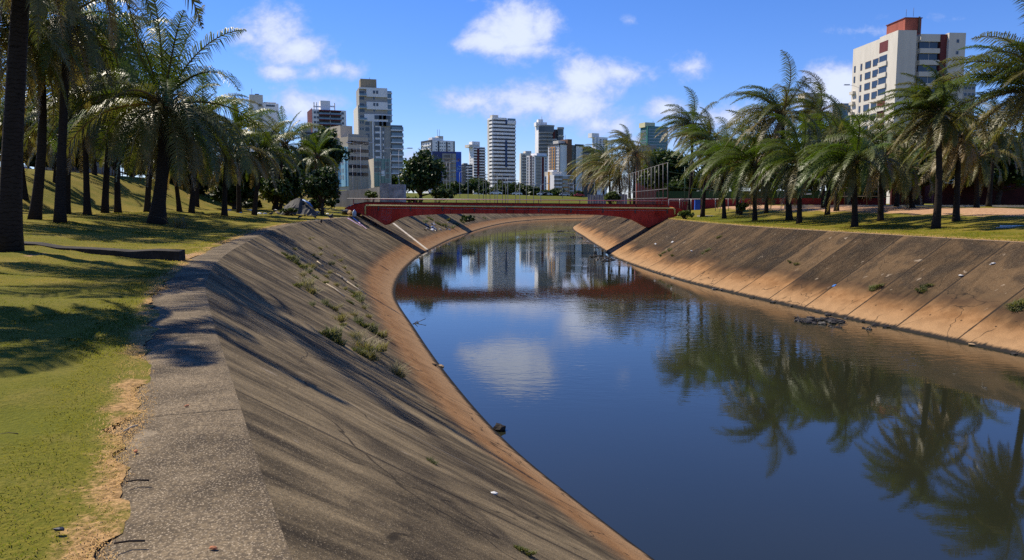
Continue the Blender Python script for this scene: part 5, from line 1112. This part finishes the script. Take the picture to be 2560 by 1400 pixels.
# ------------------------------------------------------------------ cars, lamps
def car(label, px, py, D, paint, L_=4.2, rz=0.0, zb=None):
    q = at(px, py, D); z = gz(q.x, q.y) if zb is None else zb; t = empty('parked_car', (q.x, q.y, z), label, 'car', 'cars along the far road', rz); s = L_ / 4.2
    prof = [(-2.1, .35), (-2.1, .8), (-1.95, .92), (-1.3, .98), (-.75, 1.42), (.55, 1.45), (1.15, 1.0), (1.95, .88), (2.1, .7), (2.1, .35)]
    MB().prism_y([(x * s, zz * s) for x, zz in prof], -.82 * s, .82 * s).build('body', paint, t)
    gl = [(-1.15, 1.0), (-.72, 1.36), (.5, 1.39), (1.0, 1.02)]
    MB().prism_y([(x * s, zz * s) for x, zz in gl], -.84 * s, .84 * s).build('windows', GLASS, t)
    for x in (-1.3, 1.3):
        for y in (-.78, .78): MB().tube([(x * s, (y - .1) * s, .33 * s), (x * s, (y + .1) * s, .33 * s)], .33 * s, 12, smooth=False).build('wheel', plain('tyre', (.02, .02, .02), .9, .1, .1), t)
CW = plain('car_white', (.75, .75, .75), .3, .5, .03); CR = plain('car_red', (.45, .03, .03), .3, .5, .03); CB = plain('car_black', (.02, .02, .022), .25, .6, .03); CS = plain('car_silver', (.45, .46, .48), .3, .5, .03)
def gzc(px, D): q = at(px, 500, D); return gz(q.x, q.y)
car('white van below the striped tower', 1240, 486, 310, CW, 5.2); car('small silver car left of the red car, below the palm clump', 1411, 498, 310, CS); car('white car on the slope road beneath the red-striped block', 1293, 488, 310, CW)
car('white car in front of the stepped white block', 1355, 496, 310, CW); car('red car on the far road near the palm clump', 1448, 499, 310, CR); car('grey car following the white car, before the stepped white block', 1368, 496, 310, CS)
car('black car parked at the top of the grass bank on the left', 52, 420, 92, CB); car('silver car glimpsed between trunks behind the golden palm', 598, 452, 112, CS)
LAMPM = plain('lamp_pole_grey', (.38, .38, .38), .5, .4, .1, 2); POLEM = plain('concrete_pole', (.27, .25, .22), .85, .2, .2, 2)
def lamp(label, px, pyt, pyb, D, arms, kind='street_lamp'):
    q = at(px, pyb, D); z = gz(q.x, q.y); h = zat(pyt, D) - z; t = empty(kind, (q.x, q.y, z), label, 'street lamp' if arms else 'pole', 'lamps and poles along the far road'); rr = .00033 * D
    MB().tube([(0, 0, -.3), (0, 0, h * .5), (0, 0, h)], [rr * 1.3, rr, rr * .7], 8).build('pole', LAMPM if arms else POLEM, t)
    for sx in arms:
        MB().tube([(0, 0, h - .1), (sx * .9, 0, h + .25), (sx * 1.8, 0, h + .4)], rr * .55, 6).build('arm', LAMPM, t)
        MB().box(min(sx * 1.7, sx * 2.7), max(sx * 1.7, sx * 2.7), -.18, .18, h + .34, h + .5).build('lamp_head', CS, t)
    if not arms: MB().box(-.9, .9, -.07, .07, h - .7, h - .55).build('crossarm', POLEM, t); MB().box(-.7, .7, -.07, .07, h - 1.6, h - 1.47).build('crossarm', POLEM, t)
LS = [('tall double lamp left of the grey panel of the blue office', 1117, 405, 478, 240, (-1, 1)), ('tall double lamp right of its twin at the blue office', 1125, 406, 478, 235, (-1, 1)), ('lamp before the bright blue banner', 1149.5, 430, 476, 250, (-1, 1)), ('lamp in front of the low dark block', 1170, 420, 478, 245, (-1, 1)),
      ('power pole below the red-strip tower', 1197.5, 438, 480, 250, ()), ('slim power pole left of the striped tower', 1208.5, 446, 481, 258, ()), ('tall power pole at the left edge of the striped tower', 1215, 432, 482, 250, ()), ('short pole before the striped tower base', 1225, 444, 484, 258, ()),
      ('power pole in the middle of the striped tower base', 1237, 432, 484, 252, ()), ('grey lamp leaning before the striped tower', 1243, 440, 485, 246, (1,)), ('taller power pole right of the leaning lamp', 1256, 436, 486, 250, ()), ('dark pole below the blue strip of the striped tower', 1264, 448, 487, 256, ()), ('white lamp at the right part of the striped tower', 1269.5, 444, 487, 245, (1,)),
      ('power pole right of the striped tower', 1289, 446, 489, 250, ()), ('double lamp in the gap right of the striped tower', 1299.5, 458, 491, 240, (-1, 1)), ('pole at the left edge of the red-striped block', 1316, 452, 492, 250, ()), ('double lamp before the red-striped block', 1352, 462, 495, 235, (-1, 1)), ('pole below the red-striped block', 1334, 458, 494, 245, ()),
      ('pole before the yellow strips of the stepped block', 1406, 470, 497, 240, ()), ('double lamp at the right end of the stepped block', 1434, 462, 498, 230, (-1, 1))]
for a in LS: lamp(*a)
lamp('tall white lamp before the beige flats', 903, 362, 464, 150, (-1, 1)); lamp('power pole left of the tall white lamp at the beige flats', 893, 366, 460, 165, ()); lamp('curved lamp near the light-blue strip', 882.5, 412, 462, 135, (-1,)); lamp('tall pole between green glass block and stepped tower', 978, 382, 458, 160, (-1,)); lamp('tall lamp at the right edge of the stepped tower', 998, 376, 460, 150, (-1, 1)); lamp('thin pole before the green glass front', 951, 418, 458, 160, ())
lamp('lamp post rising before the cream tower, left corner', 2134, 218, 505, 140, (-1,))

# ------------------------------------------------------------------ shelter, rubbish, debris, birds
def rock_mesh(seed, sc, n=2, amp=.3, mat_=None):
    r = np.random.default_rng(seed); import bmesh
    bm = bmesh.new(); bmesh.ops.create_icosphere(bm, subdivisions=n, radius=1.0)
    for v in bm.verts: v.co *= 1 + amp * (r.random() - .5) * 2; v.co = Vector((v.co.x * sc[0], v.co.y * sc[1], v.co.z * sc[2]))
    me = bpy.data.meshes.new('lump'); bm.to_mesh(me); bm.free(); me.materials.append(mat_); return me
TARP = plain('grey_tarpaulin', (.06, .058, .055), .75, .25, .35, 1.6); BLACKBAG = plain('black_plastic', (.015, .015, .016), .3, .5, .2, 4); WHITEBAG = plain('white_plastic', (.62, .62, .6), .5, .4, .15, 4); BLUEBAG = plain('blue_plastic', (.05, .16, .42), .45, .4, .15, 4); CARD = plain('cardboard', (.34, .24, .14), .9, .1, .2, 3)
b0 = at(748, 533, 79); b0.z = gz(b0.x, b0.y); t = empty('tarpaulin_shelter', b0, 'grey tarpaulin shelter draped under the dark round tree', 'shelter'); r = np.random.default_rng(5)
n1, n2 = 17, 9; vs = []; ws = 79 / F_PX
for j in range(n2):
    for i in range(n1):
        s, q = i / (n1 - 1), j / (n2 - 1); x = (s - .5) * 88 * ws; ridge = np.interp(s, [0, .08, .25, .38, .55, .62, .8, .92, 1], [.1, .9, 1.45, 1.75, 1.95, 1.5, 1.1, .75, .05]); h = ridge * (1 - abs(q - .5) * 2 * .98) ** .55
        vs.append((x + r.normal(0, .06), (q - .5) * 3.0 + r.normal(0, .05), max(0, h + r.normal(0, .06) * (h > .1)) - .02))
fs = [(j*n1+i, j*n1+i+1, (j+1)*n1+i+1, (j+1)*n1+i) for j in range(n2-1) for i in range(n1-1)]
MB().add(vs, fs).build('tarpaulin', TARP, t); MB().tube([(.3, 0, 1.7), (.9, -.2, 2.2)], .04, 6).build('pole', WOOD, t); MB().tube([(.5, -.2, 1.6), (1.1, -.4, 1.3), (1.5, -.5, .9)], [.2, .25, .12], 7, squash=.4).build('blue_sheet', BLUEBAG, t)
bags = [rock_mesh(k, (.5, .42, .36), 2, .16, m) for k, m in ((1, BLACKBAG), (2, WHITEBAG), (3, BLACKBAG), (4, BLUEBAG), (5, CARD))]
BG = [(868, 512), (873, 507), (878, 511), (884, 504), (889, 509), (894, 502), (899, 508), (905, 503), (909, 508), (915, 505), (920, 509), (925, 504), (930, 508), (880, 515), (893, 514), (912, 513)]
nmb = ['black rubbish bag heaped at the left end of the bridge', 'white rubbish bag heaped at the left end of the bridge', 'black rubbish bag heaped at the left end of the bridge', 'blue rubbish bag heaped at the left end of the bridge', 'brown cardboard lump heaped at the left end of the bridge']
for k, (px, py) in enumerate(BG):
    q = at(px, py, 99 - (py - 502) * .8); j = [0, 2, 1, 0, 2, 0, 1, 2, 0, 3, 2, 3, 0, 4, 0, 1][k]; hz = max(gz(q.x, q.y), .0)
    tag(link('rubbish_bag', bags[j], None, (q.x, q.y, hz + .3 + max(0, (510 - py)) * .07), (k, k * .7, k * 2.1), (1.25, 1.25, 1.2)), nmb[j], 'rubbish', 'rubbish heaped at the bridge end')
q = at(988, 503, 104); tag(link('rubbish_bag', rock_mesh(8, (.8, .6, .6), 2, .2, plain('green_plastic', (.05, .22, .16), .5, .4, .2, 3)), None, (q.x, q.y, gz(q.x, q.y) + .5)), 'green plastic bundle behind the bridge railing', 'rubbish'); q = at(960, 504, 104); tag(link('rubbish_bag', rock_mesh(9, (.9, .6, .5), 2, .2, WHITEBAG), None, (q.x, q.y, gz(q.x, q.y) + .5)), 'white sheet bundle behind the bridge railing', 'rubbish')
r = np.random.default_rng(21); scr = [rock_mesh(30 + k, (.22, .16, .07), 1, .35, m) for k, m in enumerate((WHITEBAG, CARD, BLACKBAG, BLUEBAG))]
for k in range(34):
    px, py = r.uniform(560, 860), r.uniform(524, 536); h = on_ground(px, py); s = r.uniform(.7, 1.6); tag(link('litter', scr[k % 4 if k % 4 < 3 else 0], None, h + Vector((0, 0, .04)), (0, 0, r.uniform(0, 6)), (s,) * 3), 'scrap of litter on the bare ground around the grey shelter', 'litter', 'litter around the grey shelter')
for k in range(26):
    px = r.uniform(1062, 1125); py = r.uniform(556, 578); h = hit(px, py, BV_L, 115); s = r.uniform(1.0, 2.2); tag(link('litter', scr[[0, 0, 2, 3][k % 4]], None, h, (0, .5, r.uniform(0, 6)), (s,) * 3), 'scrap of litter on the far bank under the bridge', 'litter', 'litter on the far bank')
for k, (px, py) in enumerate([(2085, 714), (1682, 605), (1640, 610), (1730, 628), (2402, 690), (2480, 660)]): tag(link('litter', scr[0 if k != 0 else 3], None, hit(px, py, BV_R), (0, -.5, k), (.8,) * 3), 'small pale scrap lying on the sloping bank under the palms', 'litter', 'scraps on the right bank')
MUD = plain('black_mud_debris', (.035, .03, .025), .6, .4, .6, 5)
def on_water(px, py): rr = ray(px, py); s = (ZW - EYE.z) / rr.z; return EYE + rr * s
def island(label, px, py, wpx, dpx, seed, n=40, hgt=.10):
    c = on_water(px, py); r = np.random.default_rng(seed); wx = wpx * c.y / F_PX / 2; wy = dpx * c.y ** 2 / (F_PX * 5.7) / 2; mb = MB()
    for k in range(n):
        a = r.uniform(0, 6.283); f_ = math.sqrt(r.random()); x, y = math.cos(a) * f_ * wx, math.sin(a) * f_ * wy; s = r.uniform(.06, .2) * (wx / 2) ** .5; m_ = rock_mesh(seed * 100 + k, (s * 1.5, s, s * hgt * 8), 1, .4, MUD); o = len(mb.v)
        mb.add([(v.co.x + x, v.co.y + y, v.co.z) for v in m_.vertices], [tuple(p.vertices) for p in m_.polygons]); bpy.data.meshes.remove(m_)
    for k in range(n // 3):
        a = r.uniform(0, 6.283); x, y = r.uniform(-wx, wx) * .8, r.uniform(-wy, wy) * .8; l_ = r.uniform(.15, .5); mb.tube([(x, y, .03), (x + math.cos(a) * l_, y + math.sin(a) * l_, r.uniform(.03, .2))], .015, 4)
    tag(mb.build('debris_island', MUD, None, (c.x, c.y, ZW + .01)), label, 'debris')
island('long raft of dark debris stranded at the foot of the right bank', 2045, 803, 115, 18, 40, 70); island('small dark clump right of the long debris raft', 2168, 822, 18, 6, 41, 14); island('thin dark scraps below the long debris raft', 2090, 817, 34, 5, 42, 12, .05)
island('dark debris in the water at the right foot of the bridge shadow', 1505, 645, 50, 22, 43, 40); island('floating scraps left of the right bank, beyond the bridge', 1440, 594, 30, 6, 44, 20); island('floating dark scraps upstream near the bend', 1400, 578, 40, 4, 45, 16); island('small debris at the tip of the right bank beyond the bridge', 1490, 618, 26, 6, 46, 16)
island('small dark lump drifting on the blue reflection', 1040, 809, 12, 4, 47, 6); island('small dark scrap beside the drifting lump', 1025, 812, 9, 2, 48, 4, .05); island('dark scraps at the foot of the left bank, below the bridge', 1040, 642, 30, 8, 49, 20)
q = on_water(1249, 1075); tag(link('stone', rock_mesh(60, (.16, .13, .12), 2, .22, DARKC), None, (q.x, q.y, ZW + .05)), 'dark stone at the water edge of the near bank', 'stone')
q = on_water(1101, 917); tag(link('stone', rock_mesh(61, (.12, .10, .06), 2, .2, CARD), None, (q.x, q.y, ZW + .02)), 'tan lump floating near the water edge', 'stone'); q = hit(1085, 913, BV_L); tag(link('stone', rock_mesh(62, (.1, .08, .06), 2, .25, DARKC), None, q), 'small black lump on the muddy foot of the bank', 'stone')
# sticks and small things on the near bank and path
def stick(label, P, rad, mat_=None): b = P[0]; tag(MB().tube([p - b for p in P], rad, 6).build('stick', mat_ or WOOD, None, b), label, 'stick')
PALEW = plain('bleached_wood', (.42, .35, .25), .9, .1, .2, 4)
za = [hit(*ZB(x, y), BV_L) + Vector((.03, 0, .07)) for x, y in ((700, 488), (745, 520), (780, 550), (840, 590), (912, 637))]; stick('long bleached branch lying down the bank among grass tufts', za, [.03, .05, .05, .04, .02], PALEW)
za = [hit(*ZB(x, y), BV_L) + Vector((.02, 0, .05)) for x, y in ((625, 560), (690, 600), (760, 655))]; stick('shorter bleached branch between green weeds on the bank', za, [.02, .04, .02], PALEW)
za = [hit(*ZB(x, y), BV_L) + Vector((.02, 0, .05)) for x, y in ((560, 395), (605, 430))]; stick('short pale stick under the upper grass tufts', za, .03, PALEW)
q = on_ground(312, 1204); TERR = plain('terracotta', (.42, .17, .08), .85, .2, .2, 8)
mb = MB(); mb.tube([(0, 0, .012), (.06, .005, .016), (.115, 0, .02)], [.003, .014, .02], 7, squash=.6); tag(mb.build('husk_shard', TERR, None, (q.x - .05, q.y, max(q.z, .06))), 'orange-brown husk shard at the grass edge of the path', 'shard')
for k, (px, py, lb) in enumerate(((535, 1369, 'small orange crumb on the near path'), (467, 1014, 'orange dead leaf by the first path joint'), (340, 1128, 'small reddish twig piece in the dry fringe'))): q = hit(px, py, BV_G); q = at(px, py, 1); rr = ray(px, py); s = (.03 - 1.6) / rr.z; q = EYE + rr * s; tag(link('crumb', rock_mesh(70 + k, (.022, .012, .01), 1, .3, TERR), None, q, (0, 0, k)), lb, 'dead leaf')
q = hit(1236, 1236, BV_L); tag(link('litter', rock_mesh(75, (.05, .03, .025), 1, .3, WHITEBAG), None, q + Vector((0, 0, .01))), 'white scrap with a pale streak below it, near slope', 'litter')
q = on_ground(150, 1337); tag(link('dead_leaf', rock_mesh(76, (.03, .018, .01), 1, .3, BLACKBAG), None, q + Vector((0, 0, .03))), 'dark dead leaf on the near lawn', 'dead leaf'); q = on_ground(262, 1024)
for k, (a, b) in enumerate((((285, 1358), (362, 1352)), ((310, 1078), (345, 1062)), ((0, 1086), (45, 1085)), ((315, 1204), (372, 1201)))):
    p = []
    for px, py in (a, ((a[0] + b[0]) / 2, (a[1] + b[1]) / 2 - 3), b): rr = ray(px, py); p.append(EYE + rr * ((.055 - 1.6) / rr.z))
    stick(['twig on the path at the bottom of the picture', 'pale twig beside the dry grass fringe', 'dark twig on the lawn at the left edge', 'thin twig poking from the husk shard'][k], p, .005, PALEW if k == 1 else WOOD)
# paint streaks on the bank next to the bridge
def streak(label, A_, B_, w, mat_):
    a, b = hit(*A_, BV_L), hit(*B_, BV_L); d = (b - a).normalized(); s_ = d.cross(Vector((0, 0, 1))).normalized(); nn = s_.cross(d).normalized(); nn = nn if nn.z > 0 else -nn
    mb = MB(); n = 10; vs = []; r = np.random.default_rng(int(A_[0]))
    for k in range(n + 1):
        f_ = k / n; c = a.lerp(b, f_) + nn * .006; ww = w * (1 - f_ * .8) * r.uniform(.7, 1.1); vs += [c - s_ * ww, c + s_ * ww]
    mb.add(vs, [(2*k, 2*k+1, 2*k+3, 2*k+2) for k in range(n)]); o = mb.build('paint_streak', mat_, None); tag(o, label, 'paint streak')
LIL = plain('lilac_paint', (.62, .42, .60), .8, .1, .3, 4)
streak('wider lilac paint streak running down the bank beside the bridge', (868, 545), (904, 566), .28, LIL); streak('thin lilac paint streak right of the wider one', (881, 544), (916, 572), .16, LIL)
# pigeons
BIRD = plain('pigeon_grey', (.055, .06, .075), .7, .3, .4, 20); BEAK = plain('bird_leg', (.25, .09, .07), .7, .2, .1)
def bird_mesh(pose):
    mb = MB()
    if pose == 0: P = [(-.19, 0, .10), (-.13, 0, .125), (-.06, 0, .15), (.02, 0, .165), (.07, 0, .19), (.095, 0, .235), (.115, 0, .255), (.14, 0, .25), (.165, 0, .243)]
    else: P = [(-.19, 0, .17), (-.13, 0, .165), (-.06, 0, .155), (.02, 0, .145), (.07, 0, .13), (.11, 0, .09), (.135, 0, .065), (.15, 0, .045), (.16, 0, .02)]
    mb.tube(P, [.014, .03, .055, .07, .058, .036, .034, .022, .005], 8)
    for y in (-.025, .025): mb.tube([(.005, y, .11), (.0, y, .0)], .006, 4, 1); mb.tube([(-.01, y, .004), (.03, y, .004)], .006, 4, 1)
    return mb.mesh('pigeon', [BIRD, BEAK])
BM = [bird_mesh(0), bird_mesh(1)]
birds = [(678, 540, 'pigeon on the lawn farthest from the canal', 0), (695, 538, 'pigeon standing upright beside the farthest pigeon', 0), (732, 534, 'pigeon in front of the shelter weeds', 0), (738, 536, 'pigeon touching the first one at the shelter weeds', 1), (750, 547, 'pigeon alone mid-lawn before the shelter', 1), (762, 544, 'pale pigeon between lone pigeon and path', 0), (787, 547, 'pigeon nearest to the canal crest on grass', 1), (826, 549, 'pigeon standing on the path edge', 0), (828, 546, 'pigeon behind the one on the path edge', 0)]
for k, (px, py, lb, ps) in enumerate(birds): tag(link('pigeon', BM[ps], None, on_ground(px, py), (0, 0, k * 2.3), (1.35,) * 3), lb, 'bird', 'pigeons on the lawn')
q = hit(804, 558, BV_L); tag(link('pigeon', BM[1], None, q, (0, .5, 2.0), (1.5,) * 3), 'pigeon perched on the concrete slope below the crest', 'bird', 'pigeons on the lawn')
# bottle near the bridge end and dried agave by the largest palm
q = on_ground(886, 541); t = empty('plastic_bottle', q, 'clear blue-grey water jug by the left bridge end', 'bottle'); MB().tube([(0, 0, 0), (0, 0, .02), (0, 0, .36), (0, 0, .44), (0, 0, .5)], [.13, .15, .15, .08, .05], 10).build('body', plain('pale_blue_plastic', (.35, .42, .48), .3, .5, .1, 3), t); MB().tube([(0, 0, .5), (0, 0, .55)], .055, 8).build('cap', BLUE, t)
q = on_ground(452, 570); me = tuft_mesh(300, 90, 1.05, .05, .35, (.75, 1.0)); tag(link('dry_bush', me, None, q), 'grey dried spiky bush at the foot of the largest palm', 'bush')
# dead fronds lying on the lawn
for k, (px, py, az, L_, lb) in enumerate(((430, 566, 2.9, 2.2, 'fallen brown frond beside the foot of the largest palm'), (250, 532, .2, 2.0, 'fallen frond on the grass bank below the slim palm'))):
    q = on_ground(px, py); rr = np.random.default_rng(80 + k); V, f4, f3, T = frond_geo((0, 0, .06), az, .12, L_, .25, np.zeros(3), .95, rr, 26, .05); V[:, 2] = np.maximum(V[:, 2] * .3, .02); tag(link('fallen_frond', np_mesh('fallen_frond', V, [f4, f3], FROND, attrs={'tone': np.clip(T, 0, 1)}), None, q), lb, 'palm frond')

# scraps and mud lumps caught along both waterlines
r = np.random.default_rng(91); lm = [rock_mesh(120 + k, (.16, .11, .06), 1, .4, m) for k, m in enumerate((MUD, MUD, DARKC, CARD, WHITEBAG))]
for P_, i0, i1, n_, nm in ((Rw, 20, 75, 54, 'muddy scrap caught at the waterline of the bank under the palms'),):
    for k in range(n_):
        t_ = r.uniform(i0, i1) if P_ is Rw else i0 + (i1 - i0) * r.random() ** .6; i_ = int(t_); f_ = t_ - i_; q = P_[i_] * (1 - f_) + P_[i_ + 1] * f_; s_ = r.uniform(.3, 1.4) ** 1.6
        tag(link('litter', lm[[0, 1, 2, 0, 3, 1, 2, 0][k % 8]], None, (q[0] + r.uniform(-.12, .12), q[1] + r.uniform(-.1, .1), ZW + .02), (0, 0, r.uniform(0, 6)), (s_, s_, s_ * .8)), nm, 'litter', 'scraps along the waterline' if P_ is Rw else 'scraps along the footpath bank waterline')
